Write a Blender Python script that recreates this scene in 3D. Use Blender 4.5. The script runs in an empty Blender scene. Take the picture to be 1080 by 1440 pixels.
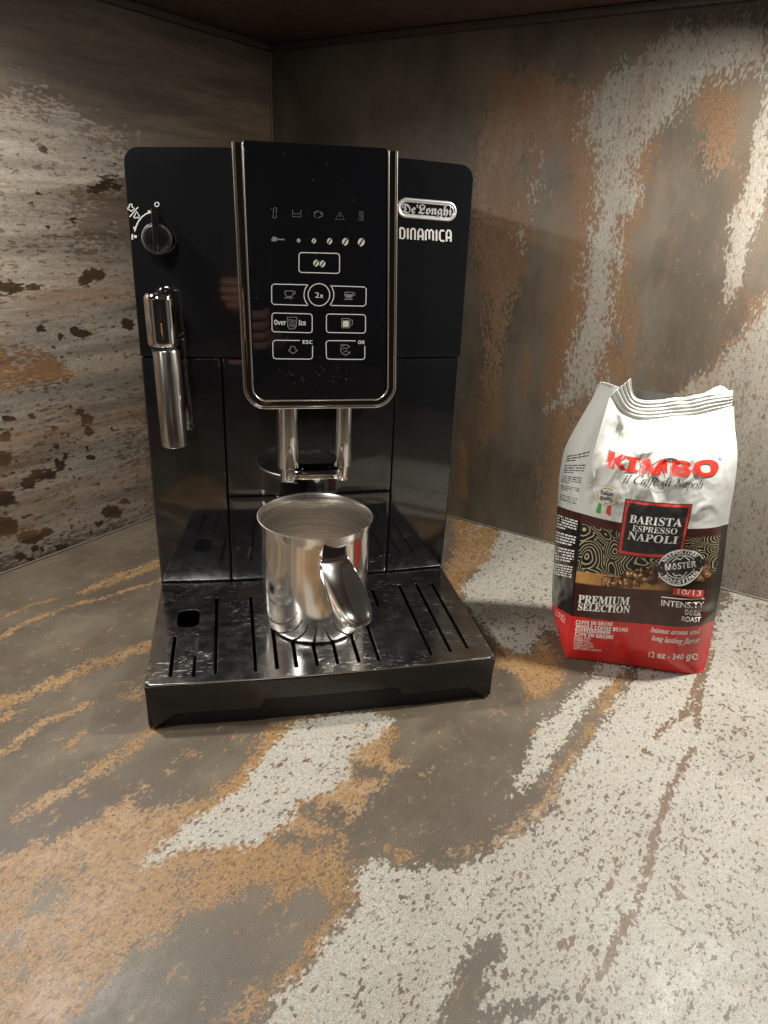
import bpy, bmesh, math, random
import numpy as np
from mathutils import Vector, Matrix, noise as mn

sc = bpy.context.scene
COL = sc.collection
random.seed(7)
rng = np.random.RandomState(7)

# ------------------------------------------------------------------ camera
CAM = np.array([-0.0540, -0.5472, 0.3116])
PITCH, YAW, ROLL, FPX = math.radians(21.7556), math.radians(-12.1216), math.radians(2.239), 1033.19
def cam_axes():
    cp, sp, cy, sy, cr, sr = math.cos(PITCH), math.sin(PITCH), math.cos(YAW), math.sin(YAW), math.cos(ROLL), math.sin(ROLL)
    f = np.array([-sy*cp, cy*cp, -sp]); rt = np.array([cy, sy, 0]); up = np.cross(rt, f)
    return cr*rt + sr*up, -sr*rt + cr*up, f
RT, UP, FW = cam_axes()
cd = bpy.data.cameras.new('camera'); cam = bpy.data.objects.new('camera', cd); COL.objects.link(cam)
cam.matrix_world = Matrix(((RT[0], UP[0], -FW[0], CAM[0]), (RT[1], UP[1], -FW[1], CAM[1]), (RT[2], UP[2], -FW[2], CAM[2]), (0, 0, 0, 1)))
cd.sensor_fit = 'VERTICAL'; cd.sensor_height = 24; cd.lens = FPX/1440*24; cd.clip_start = .01; cd.clip_end = 50
sc.camera = cam

# ------------------------------------------------------------------ light
W = bpy.data.worlds.new('World'); sc.world = W; W.use_nodes = True
W.node_tree.nodes['Background'].inputs[0].default_value = (1.0, .97, .90, 1)
W.node_tree.nodes['Background'].inputs[1].default_value = .11
sc.view_settings.view_transform = 'Standard'; sc.view_settings.look = 'None'
sc.view_settings.exposure = 0.0; sc.view_settings.gamma = 1.0
sc.render.engine = 'CYCLES'
sc.cycles.max_bounces = 8; sc.cycles.use_denoising = True

def area(name, loc, target, size, power, color, spread=180):
    l = bpy.data.lights.new(name, 'AREA'); l.shape = 'DISK'; l.size = size; l.energy = power; l.color = color
    l.spread = math.radians(spread)
    o = bpy.data.objects.new(name, l); COL.objects.link(o); o.location = loc
    d = Vector(target) - Vector(loc); o.rotation_euler = d.to_track_quat('-Z', 'Y').to_euler()
    return o
area('ceiling_lamp', (-2.15, -2.05, 1.42), (0, 0, .1), .30, 15, (1, .96, .90))
WARM = (1, .965, .90)
for (lx, ly), (tx, ty_), pw in (((-.262, -.025), (-.22, -.08), 2.7), ((-.165, -.25), (-.08, -.18), .95), ((.355, -.155), (.26, -.12), 4.2)):
    area('led_spot', (lx, ly, .466), (tx, ty_, 0), .035, pw, WARM, 165)

# ------------------------------------------------------------------ helpers
def ray(p):
    return FW + RT*(p[0]-540)/FPX + UP*(720-p[1])/FPX
def onz(p, z):
    d = ray(p); return CAM + d*(z-CAM[2])/d[2]
def ony(p, y):
    d = ray(p); return CAM + d*(y-CAM[1])/d[1]

def link(name, me, mat=None, parent=None):
    o = bpy.data.objects.new(name, me); COL.objects.link(o)
    if mat:
        for m in (mat if isinstance(mat, list) else [mat]): me.materials.append(m)
    if parent is not None: o.parent = parent
    return o
def mesh(name, vs, fs, mat=None, parent=None, smooth=False, angle=None):
    me = bpy.data.meshes.new(name); me.from_pydata([tuple(v) for v in vs], [], fs); me.update()
    if smooth:
        me.polygons.foreach_set('use_smooth', [True]*len(me.polygons))
        if angle: me.set_sharp_from_angle(angle=math.radians(angle))
    return link(name, me, mat, parent)
def finish(bm, name, mat, parent=None, bevel=0, seg=3, angle=35):
    bmesh.ops.recalc_face_normals(bm, faces=bm.faces)
    if bevel:
        es = [e for e in bm.edges if len(e.link_faces) == 2 and e.calc_face_angle(0) > math.radians(30)]
        bmesh.ops.bevel(bm, geom=es, offset=bevel, segments=seg, profile=.6, affect='EDGES', clamp_overlap=True)
    for f in bm.faces: f.smooth = True
    me = bpy.data.meshes.new(name); bm.to_mesh(me); bm.free()
    me.set_sharp_from_angle(angle=math.radians(angle))
    return link(name, me, mat, parent)
def bm_box(bm, a, b):
    vs = [bm.verts.new((x, y, z)) for z in (a[2], b[2]) for y in (a[1], b[1]) for x in (a[0], b[0])]
    for f in ((0, 2, 3, 1), (4, 5, 7, 6), (0, 1, 5, 4), (2, 6, 7, 3), (0, 4, 6, 2), (1, 3, 7, 5)):
        bm.faces.new([vs[i] for i in f])
def box(name, a, b, mat, parent=None, bevel=.0008):
    bm = bmesh.new(); bm_box(bm, a, b); return finish(bm, name, mat, parent, bevel)
def lathe(name, prof, mat, parent=None, center=(0, 0), seg=64, angle=40, close=False, tilt=None, caps=True):
    vs, fs = [], []
    n = len(prof)
    for k in range(seg):
        t = 2*math.pi*k/seg
        for r, z in prof: vs.append((center[0]+r*math.cos(t), center[1]+r*math.sin(t), z))
    for k in range(seg):
        k2 = (k+1) % seg
        for i in range(n-1 if not close else n):
            j = (i+1) % n
            fs.append((k*n+i, k2*n+i, k2*n+j, k*n+j))
    if not close and caps:
        if prof[0][0] > 1e-6: fs.append([k*n for k in range(seg)][::-1])
        if prof[-1][0] > 1e-6: fs.append([k*n+n-1 for k in range(seg)])
    if tilt is not None: vs = [tilt(v) for v in vs]
    me = bpy.data.meshes.new(name); me.from_pydata(vs, [], fs); me.update()
    bm = bmesh.new(); bm.from_mesh(me); bmesh.ops.remove_doubles(bm, verts=bm.verts, dist=1e-7); bmesh.ops.recalc_face_normals(bm, faces=bm.faces)
    for f in bm.faces: f.smooth = True
    bm.to_mesh(me); bm.free(); me.set_sharp_from_angle(angle=math.radians(angle))
    return link(name, me, mat, parent)
def tag(o, label=None, cat=None, kind=None, group=None):
    if label: o['label'] = label
    if cat: o['category'] = cat
    if kind: o['kind'] = kind
    if group: o['group'] = group
    return o
def empty(name, loc=(0, 0, 0)):
    o = bpy.data.objects.new(name, None); COL.objects.link(o); o.location = loc; o.empty_display_size = .02
    return o
def reparent_origin(o, loc):
    pass

# ribbon strokes: list of 2-D points -> quads
def ribbon(pts, w, closed=False):
    P = np.array(pts, float); n = len(P); vs, fs = [], []
    for i in range(n):
        a = P[(i-1) % n] if (closed or i > 0) else P[i]
        b = P[(i+1) % n] if (closed or i < n-1) else P[i]
        t = b-a; t = t/(np.linalg.norm(t)+1e-12); nn = np.array([-t[1], t[0]])
        vs += [P[i]+nn*w/2, P[i]-nn*w/2]
    m = n if closed else n-1
    for i in range(m):
        j = (i+1) % n
        fs.append((2*i, 2*i+1, 2*j+1, 2*j))
    return vs, fs
def disc(c, rx, ry=None, n=20, rot=0):
    ry = ry or rx
    vs = [(c[0]+rx*math.cos(t)*math.cos(rot)-ry*math.sin(t)*math.sin(rot), c[1]+rx*math.cos(t)*math.sin(rot)+ry*math.sin(t)*math.cos(rot)) for t in [2*math.pi*i/n for i in range(n)]]
    return vs, [tuple(range(n))]
def arc(c, rx, a0, a1, n=24, ry=None):
    ry = ry or rx
    return [(c[0]+rx*math.cos(t), c[1]+ry*math.sin(t)) for t in np.linspace(math.radians(a0), math.radians(a1), n)]
def merge(parts):
    V, F = [], []
    for vs, fs in parts:
        k = len(V); V += [tuple(v) for v in vs]; F += [tuple(i+k for i in f) for f in fs]
    return V, F
def rrect(x0, y0, x1, y1, r, n=5):
    out = []
    for cx, cy, a in ((x1-r, y1-r, 0), (x0+r, y1-r, 90), (x0+r, y0+r, 180), (x1-r, y0+r, 270)):
        for i in range(n+1):
            t = math.radians(a+90*i/n); out.append((cx+r*math.cos(t), cy+r*math.sin(t)))
    return out
def mathch(t, U, L):
    return ''.join(chr(U+ord(c)-65) if 'A' <= c <= 'Z' else chr(L+ord(c)-97) if 'a' <= c <= 'z' else c for c in t)
SERIF = lambda t: mathch(t, 0x1D400, 0x1D41A)
SERIF_I = lambda t: mathch(t, 0x1D468, 0x1D482)
ITAL = lambda t: mathch(t, 0x1D434, 0x1D44E)
SANSB = lambda t: mathch(t, 0x1D5D4, 0x1D5EE)
FRAK = lambda t: mathch(t, 0x1D56C, 0x1D586)
_tc = {}
def text2d(body, bold=0, split=None, space=1.0):
    """letters as flat mesh, normalised: x 0..1 over the width, y in cap heights"""
    key = (body, bold, split, space)
    if key in _tc: return _tc[key]
    c = bpy.data.curves.new('txt', 'FONT'); c.body = body; c.offset = bold; c.space_character = space; c.resolution_u = 3
    o = bpy.data.objects.new('txt', c); COL.objects.link(o)
    bpy.context.view_layer.update()
    dg = bpy.context.evaluated_depsgraph_get()
    me = bpy.data.meshes.new_from_object(o.evaluated_get(dg))
    bpy.data.objects.remove(o); bpy.data.curves.remove(c)
    bm = bmesh.new(); bm.from_mesh(me); bpy.data.meshes.remove(me)
    bmesh.ops.triangulate(bm, faces=bm.faces)
    if split:
        for _ in range(5):
            es = [e for e in bm.edges if e.calc_length() > split]
            if not es: break
            bmesh.ops.subdivide_edges(bm, edges=es, cuts=1)
            bmesh.ops.triangulate(bm, faces=bm.faces)
    V = np.array([v.co[:2] for v in bm.verts]); bm.verts.index_update()
    F = [tuple(v.index for v in f.verts) for f in bm.faces]; bm.free()
    x0, x1 = V[:, 0].min(), V[:, 0].max()
    V[:, 0] = (V[:, 0]-x0)/(x1-x0); V[:, 1] /= .70
    _tc[key] = (V, F)
    return V, F
def place_text(body, p0, p1, ptop, bold=0, split=None, slant=0, space=1.0):
    V, F = text2d(body, bold, split, space)
    p0, p1, pt = map(lambda q: np.array(q, float), (p0, p1, ptop))
    base = p1-p0; up = pt-p0; up = up-base*0
    out = [p0+base*v[0]+(up+base/np.linalg.norm(base)*slant)*v[1] for v in V]
    return out, F

# ------------------------------------------------------------------ materials
def newmat(name):
    m = bpy.data.materials.new(name); m.use_nodes = True
    nt = m.node_tree; return m, nt, nt.nodes['Principled BSDF']
def N(nt, t, **kw):
    n = nt.nodes.new(t)
    for k, v in kw.items():
        if isinstance(k, str) and hasattr(n, k): setattr(n, k, v)
    return n
def setin(n, **kw):
    for k, v in kw.items(): n.inputs[k.replace('_', ' ')].default_value = v
def math_(nt, op, a, b=None, clamp=False):
    n = N(nt, 'ShaderNodeMath', operation=op); n.use_clamp = clamp
    for i, x in enumerate((a, b)):
        if x is None: continue
        if hasattr(x, 'is_linked') or hasattr(x, 'links'): nt.links.new(x, n.inputs[i])
        else: n.inputs[i].default_value = x
    return n.outputs[0]
def noise_(nt, vec, scale, detail=4, rough=.55, off=0, dist=0):
    if off:
        mp = N(nt, 'ShaderNodeMapping'); mp.inputs['Location'].default_value = (off, off*.7, off*1.3); nt.links.new(vec, mp.inputs[0]); vec = mp.outputs[0]
    n = N(nt, 'ShaderNodeTexNoise'); nt.links.new(vec, n.inputs['Vector'])
    setin(n, Scale=scale, Detail=detail, Roughness=rough, Distortion=dist); return n.outputs[0]
def step_(nt, v, a, b, lo=0., hi=1.):
    n = N(nt, 'ShaderNodeMapRange'); n.interpolation_type = 'SMOOTHSTEP'; nt.links.new(v, n.inputs[0])
    n.inputs[1].default_value = a; n.inputs[2].default_value = b; n.inputs[3].default_value = lo; n.inputs[4].default_value = hi
    return n.outputs[0]
def mix_(nt, fac, a, b):
    n = N(nt, 'ShaderNodeMix'); n.data_type = 'RGBA'
    for s, x in ((n.inputs[0], fac), (n.inputs[6], a), (n.inputs[7], b)):
        if hasattr(x, 'links'): nt.links.new(x, s)
        elif isinstance(x, tuple): s.default_value = (*x, 1)
        else: s.default_value = x
    return n.outputs[2]
def simple(name, col, rough, metal=0, coat=0, spec=.5, bump=None, rvar=None, **kw):
    m, nt, b = newmat(name)
    setin(b, Base_Color=(*col, 1), Roughness=rough, Metallic=metal)
    b.inputs['Coat Weight'].default_value = coat; b.inputs['Specular IOR Level'].default_value = spec
    tc = N(nt, 'ShaderNodeTexCoord')
    if rvar:
        n = noise_(nt, tc.outputs['Object'], rvar[0], 5, .6); r = step_(nt, n, .3, .7, rough, rough+rvar[1]); nt.links.new(r, b.inputs['Roughness'])
    if bump:
        n = noise_(nt, tc.outputs['Object'], bump[0], 3); bp = N(nt, 'ShaderNodeBump'); setin(bp, Strength=bump[1], Distance=bump[2])
        nt.links.new(n, bp.inputs['Height']); nt.links.new(bp.outputs[0], b.inputs['Normal'])
    return m

def laminate(name, stretch, vein, cols, speck=(.60, .64), wmix=.30, streak=0, rust=0):
    base, base2, orange, white, speckc = cols
    m, nt, b = newmat(name)
    tc = N(nt, 'ShaderNodeTexCoord'); mp = N(nt, 'ShaderNodeMapping'); mp.inputs['Scale'].default_value = stretch
    nt.links.new(tc.outputs['Object'], mp.inputs[0]); v = mp.outputs[0]; raw = tc.outputs['Object']
    at = N(nt, 'ShaderNodeAttribute'); at.attribute_name = 'tint'
    sp = N(nt, 'ShaderNodeSeparateColor'); nt.links.new(at.outputs['Color'], sp.inputs[0])
    w, o, d = sp.outputs
    nA = noise_(nt, v, 80, 10, .78, 3.1); nB = noise_(nt, v, 95, 10, .80, 9.7); nC = noise_(nt, v, 16, 4, .6, 5.3)
    spk = noise_(nt, v, 480, 2, .5, 1.7); spk2 = noise_(nt, v, 260, 5, .68, 12.1); fine = noise_(nt, raw, 1300, 3, .75)
    fine2 = noise_(nt, v, 600, 5, .75, 4.4)
    # dark ground
    g = mix_(nt, step_(nt, nC, .35, .65), base, base2)
    fl = step_(nt, math_(nt, 'ADD', math_(nt, 'MULTIPLY', nB, .6), math_(nt, 'MULTIPLY', spk2, .5)), .605, .665)
    g = mix_(nt, math_(nt, 'MULTIPLY', fl, .55), g, orange)
    # orange
    of = math_(nt, 'ADD', o, math_(nt, 'MULTIPLY', math_(nt, 'SUBTRACT', nB, .5), 2.6))
    of = math_(nt, 'ADD', of, math_(nt, 'MULTIPLY', math_(nt, 'SUBTRACT', spk, .5), 2.0))
    om = math_(nt, 'MULTIPLY', step_(nt, of, .42, .66), step_(nt, o, .03, .12))
    oc = mix_(nt, step_(nt, fine2, .35, .65), orange, tuple(x*.62 for x in orange))
    oc = mix_(nt, math_(nt, 'MULTIPLY', step_(nt, spk2, .36, .50, 1, 0), .55), oc, tuple(.5*x+.5*y for x, y in zip(orange, speckc)))
    oc = mix_(nt, math_(nt, 'MULTIPLY', step_(nt, spk, .585, .62), .85), oc, speckc)
    oc = mix_(nt, math_(nt, 'MULTIPLY', math_(nt, 'MULTIPLY', step_(nt, nC, .47, .62), step_(nt, spk2, .42, .55)), .35), oc, tuple(.55*x+.45*y for x, y in zip(orange, white)))
    dv = N(nt, 'ShaderNodeMix'); dv.data_type = 'VECTOR'; dv.inputs[0].default_value = .006
    nz = N(nt, 'ShaderNodeTexNoise'); nt.links.new(v, nz.inputs['Vector']); setin(nz, Scale=420, Detail=2)
    nt.links.new(v, dv.inputs[4]); nt.links.new(nz.outputs[1], dv.inputs[5])
    vs_ = N(nt, 'ShaderNodeTexVoronoi'); nt.links.new(dv.outputs[1], vs_.inputs['Vector']); setin(vs_, Scale=290)
    sc3 = N(nt, 'ShaderNodeSeparateColor'); nt.links.new(vs_.outputs['Color'], sc3.inputs[0])
    rad = math_(nt, 'ADD', math_(nt, 'MULTIPLY', math_(nt, 'POWER', sc3.outputs[0], 2.0), .42), math_(nt, 'MULTIPLY', math_(nt, 'SUBTRACT', nC, .5), .5))
    spot = step_(nt, math_(nt, 'SUBTRACT', vs_.outputs['Distance'], rad), -.04, .05, 1, 0)
    oc = mix_(nt, math_(nt, 'MULTIPLY', spot, .55), oc, speckc)
    c = mix_(nt, om, g, oc)
    # white plaster
    wf = math_(nt, 'ADD', w, math_(nt, 'MULTIPLY', math_(nt, 'SUBTRACT', nA, .5), 2.0))
    wf = math_(nt, 'ADD', wf, math_(nt, 'MULTIPLY', step_(nt, w, .55, 1.), .35))
    wf = math_(nt, 'ADD', wf, math_(nt, 'MULTIPLY', math_(nt, 'SUBTRACT', spk, .5), -1.5))
    wm = math_(nt, 'MULTIPLY', step_(nt, wf, .43, .64), step_(nt, w, .03, .12))
    wc = mix_(nt, step_(nt, fine2, .35, .68), white, tuple(x*.66 for x in white))
    wc = mix_(nt, math_(nt, 'MULTIPLY', step_(nt, nC, .42, .64), wmix), wc, tuple(.5*x+.5*y for x, y in zip(white, base)))
    wc = mix_(nt, math_(nt, 'MULTIPLY', step_(nt, nB, .52, .66), .65), wc, tuple(.5*x+.5*y for x, y in zip(orange, white)))
    dens = math_(nt, 'ADD', spk, math_(nt, 'MULTIPLY', math_(nt, 'SUBTRACT', nC, .5), .24))
    wc = mix_(nt, math_(nt, 'MULTIPLY', step_(nt, dens, speck[0]+.02, speck[1]+.02), .8), wc, speckc)
    wc = mix_(nt, math_(nt, 'MULTIPLY', spot, .92), wc, speckc)
    wc = mix_(nt, math_(nt, 'MULTIPLY', step_(nt, spk2, .60, .645), .8), wc, speckc)
    c = mix_(nt, wm, c, wc)
    # veins and blots
    df = math_(nt, 'ADD', d, math_(nt, 'MULTIPLY', math_(nt, 'SUBTRACT', nA, .5), 1.5)); 
    df = math_(nt, 'ADD', df, math_(nt, 'MULTIPLY', math_(nt, 'SUBTRACT', spk, .5), 1.4))
    df = math_(nt, 'MULTIPLY', df, step_(nt, d, .02, .12))
    vc = mix_(nt, step_(nt, fine2, .35, .65), vein, tuple(x*.6 for x in vein))
    c = mix_(nt, step_(nt, df, .47, .56), c, vc)
    if streak:
        m2 = N(nt, 'ShaderNodeMapping'); m2.inputs['Scale'].default_value = tuple(x if x == 1 else x*.32 for x in stretch); m2.inputs['Location'].default_value = (4.1, 2.2, 7.7)
        nt.links.new(raw, m2.inputs[0]); st = noise_(nt, m2.outputs[0], 55, 8, .68); st2 = noise_(nt, m2.outputs[0], 26, 6, .62, 6.6)
        c = mix_(nt, math_(nt, 'MULTIPLY', step_(nt, st2, .50, .66), rust), c, tuple(x*.75 for x in orange))
        sm = N(nt, 'ShaderNodeVectorMath', operation='SCALE'); nt.links.new(c, sm.inputs[0]); nt.links.new(step_(nt, st, .34, .66, 1-streak, 1+streak*.7), sm.inputs['Scale']); c = sm.outputs[0]
    # grain
    gr = step_(nt, fine, .3, .7, .64, 1.36)
    mul = N(nt, 'ShaderNodeVectorMath', operation='SCALE'); nt.links.new(c, mul.inputs[0]); nt.links.new(gr, mul.inputs['Scale'])
    nt.links.new(mul.outputs[0], b.inputs['Base Color'])
    r = step_(nt, nA, .3, .7, .42, .56); nt.links.new(r, b.inputs['Roughness'])
    b.inputs['Specular IOR Level'].default_value = .45
    bp = N(nt, 'ShaderNodeBump'); setin(bp, Strength=.22, Distance=.0002)
    peb = N(nt, 'ShaderNodeTexVoronoi'); nt.links.new(raw, peb.inputs['Vector']); setin(peb, Scale=1500)
    h = math_(nt, 'ADD', math_(nt, 'MULTIPLY', peb.outputs[0], .8), math_(nt, 'MULTIPLY', wm, .35))
    nt.links.new(h, bp.inputs['Height']); nt.links.new(bp.outputs[0], b.inputs['Normal'])
    return m

TAUPE = (.092, .075, .053); TAUPE2 = (.058, .045, .031)
ORANGE = (.225, .128, .050); WHITE = (.300, .284, .243); SPECK = (.070, .044, .025)
M_counter = laminate('laminate_counter', (1, .62, 1), (.125, .080, .046), (TAUPE, TAUPE2, ORANGE, WHITE, SPECK), wmix=.5)
M_right = laminate('laminate_right_wall', (1, 1, .5), (.09, .06, .04), ((.118, .097, .071), (.066, .052, .037), (.185, .102, .050), (.265, .242, .203), (.13, .092, .062)), (.57, .63), .60, .08, .38)
M_left = laminate('laminate_left_wall', (1, .30, 1), (.046, .027, .015), ((.145, .110, .080), (.095, .067, .046), (.225, .122, .056), (.285, .245, .198), (.12, .078, .050)), (.60, .68), .50, .36, .60)
M_shelf = laminate('laminate_cabinet', (1, .3, 1), (.05, .03, .02), ((.16, .10, .07), (.10, .065, .045), (.22, .12, .07), (.2, .15, .11), (.05, .03, .02)))
M_black = simple('gloss_black_plastic', (.006, .006, .007), .045, coat=.5, rvar=(30, .05), spec=.85)
M_glass = simple('black_glass', (.004, .004, .005), .02, coat=.0, spec=.5)
M_trayb = simple('satin_black_plastic', (.016, .0155, .015), .20, rvar=(60, .12), spec=.5)
M_dark = simple('dark_inside', (.006, .006, .006), .6)
M_chrome = simple('chrome', (.78, .77, .76), .035, 1)
M_dchrome = simple('dark_chrome', (.42, .38, .34), .05, 1)
M_badge = simple('badge_silver', (.78, .78, .78), .36, .8)
M_edge = simple('chrome_edge', (.85, .83, .80), .24, 1)

M_print = simple('white_print', (.48, .465, .44), .4)
M_dimprint = simple('grey_print', (.15, .145, .14), .4)
M_beige = simple('beige_print', (.45, .43, .36), .4)
def steel(name, col, r0, r1, sx, bumpd=.00002, scratch=False, aniso=0):
    m, nt, b = newmat(name); tc = N(nt, 'ShaderNodeTexCoord'); mp = N(nt, 'ShaderNodeMapping'); mp.inputs['Scale'].default_value = sx
    nt.links.new(tc.outputs['Object'], mp.inputs[0])
    n = noise_(nt, mp.outputs[0], 100, 6, .7)
    setin(b, Base_Color=(*col, 1), Metallic=1.0)
    r = step_(nt, n, .3, .7, r0, r1)
    bp = N(nt, 'ShaderNodeBump'); setin(bp, Strength=.5, Distance=bumpd)
    h = n
    if aniso:
        tg = N(nt, 'ShaderNodeTangent'); tg.direction_type = 'RADIAL'; tg.axis = 'Z'; nt.links.new(tg.outputs[0], b.inputs['Tangent']); b.inputs['Anisotropic'].default_value = aniso
    if scratch:
        tot = None
        for k, (ang, s) in enumerate(((20, 1), (-35, 1.3), (75, .8), (50, 1.1), (-70, 1.2))):
            m2 = N(nt, 'ShaderNodeMapping'); m2.inputs['Rotation'].default_value = (0, 0, math.radians(ang)); m2.inputs['Scale'].default_value = (30*s, 560*s, 1)
            m2.inputs['Location'].default_value = (k*3.3, k*1.7, 0)
            nt.links.new(tc.outputs['Object'], m2.inputs[0]); q = noise_(nt, m2.outputs[0], 3.0, 2, .5, dist=.6)
            q = step_(nt, q, .69, .74)
            tot = q if tot is None else math_(nt, 'MAXIMUM', tot, q)
        patch = step_(nt, noise_(nt, tc.outputs['Object'], 28, 3), .46, .60)
        tot = math_(nt, 'MULTIPLY', tot, patch)
        r = math_(nt, 'ADD', r, math_(nt, 'MULTIPLY', tot, .20))
        c = mix_(nt, math_(nt, 'MULTIPLY', tot, .7), col, (.85, .84, .82)); nt.links.new(c, b.inputs['Base Color'])
        h = math_(nt, 'ADD', n, math_(nt, 'MULTIPLY', tot, 6))
    nt.links.new(r, b.inputs['Roughness']); nt.links.new(h, bp.inputs['Height']); nt.links.new(bp.outputs[0], b.inputs['Normal'])
    return m
M_grille = steel('scratched_dark_steel', (.61, .60, .59), .14, .25, (1, 1, 1), scratch=True)
M_mug = steel('polished_steel', (.78, .76, .73), .08, .17, (.3, .3, 8), aniso=.4)
M_tube = steel('brushed_steel_tube', (.70, .66, .60), .16, .24, (4, 4, .3))
M_mugin = steel('brushed_steel', (.64, .60, .55), .20, .32, (.12, .12, 9), bumpd=.00005, aniso=.6)

# ------------------------------------------------------------------ the corner: counter, walls, cabinet
WA = math.radians(44.563); CRN = np.array([-.0002, .3748, 0.0])
LD = np.array([-math.sin(WA), -math.cos(WA), 0]); RD = np.array([math.cos(WA), -math.sin(WA), 0])
rotz = math.atan2(RD[1], RD[0])         # local x runs along the right wall, local -y along the left wall
def local(P): d = np.asarray(P)-CRN; return np.array([d@RD, -(d@LD), d[2]])
def on_right(p): d = ray(p); return CAM + d*(((CRN-CAM)@LD)/(d@LD))
def on_left(p): d = ray(p); return CAM + d*(((CRN-CAM)@RD)/(d@RD))
def segdist(P, a, b):
    ab = b-a; t = np.clip(((P-a)@ab)/(ab@ab+1e-15), 0, 1); return np.linalg.norm(P-a-t[:, None]*ab, axis=1)
def sd_poly(P, poly):
    n = len(poly); d = np.full(len(P), 1e9); ins = np.zeros(len(P), bool)
    for i in range(n):
        a, b = poly[i], poly[(i+1) % n]; d = np.minimum(d, segdist(P, a, b))
        c = ((a[1] > P[:, 1]) != (b[1] > P[:, 1]))
        xx = a[0]+(P[:, 1]-a[1])*(b[0]-a[0])/((b[1]-a[1]) if b[1] != a[1] else 1e-12)
        ins ^= (c & (P[:, 0] < xx))
    return np.where(ins, d, -d)
def field(P, polys, strokes, conv, soft, smax=.86):
    f = np.zeros(len(P))
    for pl in polys:
        val = 1.0; s = soft
        if isinstance(pl, tuple): pl, val, s = pl
        q = np.array([conv(p) for p in pl]); bb0, bb1 = q.min(0)-3*s, q.max(0)+3*s
        k = np.where(((P > bb0) & (P < bb1)).all(1))[0]
        if not len(k): continue
        v = np.clip(.5+sd_poly(P[k], q)/(2*s), 0, 1)
        if val >= 0: f[k] = np.maximum(f[k], v*val)
        else: f[k] = np.minimum(f[k], 1-v*(-val))
    for st, wd in strokes:
        q = np.array([conv(p) for p in st]); d = np.full(len(P), 1e9)
        for i in range(len(q)-1): d = np.minimum(d, segdist(P, q[i], q[i+1]))
        f = np.maximum(f, smax*np.clip(.5+(wd-d)/(2*wd), 0, 1))
    return f
def blob(c, rx, ry=None, rot=0): return disc(c, rx, ry or rx, 10, math.radians(rot))[0]

def sheet(name, nx, ny, fn, mat, tints, label=None):
    xs, ys = np.meshgrid(np.linspace(0, 1, nx), np.linspace(0, 1, ny)); uv = np.c_[xs.ravel(), ys.ravel()]
    V, P2 = fn(uv)
    idx = np.arange(nx*ny).reshape(ny, nx)
    F = np.stack([idx[:-1, :-1], idx[:-1, 1:], idx[1:, 1:], idx[1:, :-1]], -1).reshape(-1, 4)
    me = bpy.data.meshes.new(name); me.from_pydata(V.tolist(), [], F.tolist()); me.update()
    at = me.attributes.new('tint', 'FLOAT_COLOR', 'POINT')
    c = np.ones((nx*ny, 4)); 
    for i, (polys, strokes, conv, soft) in enumerate(tints): c[:, i] = field(P2, polys, strokes, conv, soft)
    at.data.foreach_set('color', c.ravel())
    o = link(name, me, mat); o.location = CRN; o.rotation_euler = (0, 0, rotz)
    return tag(o, kind='structure')

# --- counter pattern (outlines of the stains of the decor, laid on the counter plane)
cz = lambda p: local(onz(p, 0))[:2]
c_white = [
 [(1085,835),(1030,832),(1012,870),(985,930),(900,940),(868,990),(852,1010),(820,1050),(800,1090),(785,1120),(755,1160),(720,1182),(690,1200),(640,1222),(600,1215),(560,1222),(520,1213),(495,1240),(500,1270),(480,1305),(440,1345),(420,1375),(385,1410),(350,1460),(1200,1500),(1300,1100)],
 [(850,930),(800,985),(765,1015),(745,1050),(735,1075),(720,1118),(740,1105),(775,1072),(795,1045),(812,1020),(832,985),(885,935)],
 [(430,1008),(520,1000),(548,1012),(535,1040),(500,1050),(495,1080),(470,1110),(420,1130),(400,1160),(370,1188),(330,1192),(280,1190),(196,1222),(230,1180),(290,1140),(340,1105),(370,1060),(400,1035)],
 [(705,742),(800,772),(840,860),(800,900),(765,880),(745,918),(705,912),(680,880),(650,845),(652,822),(672,800),(692,780),(694,760)],
 ([(670,715),(700,730),(700,742),(660,760),(650,745)],.62,.02),
 # holes back to the taupe ground
 ([(790,1400),(640,1440),(620,1440),(650,1380),(664,1340),(700,1322),(705,1335),(680,1370),(660,1440)],-1.5,.008),
 (blob((700,865),14,8),-.4,.02),
]
c_white_str = []
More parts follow.
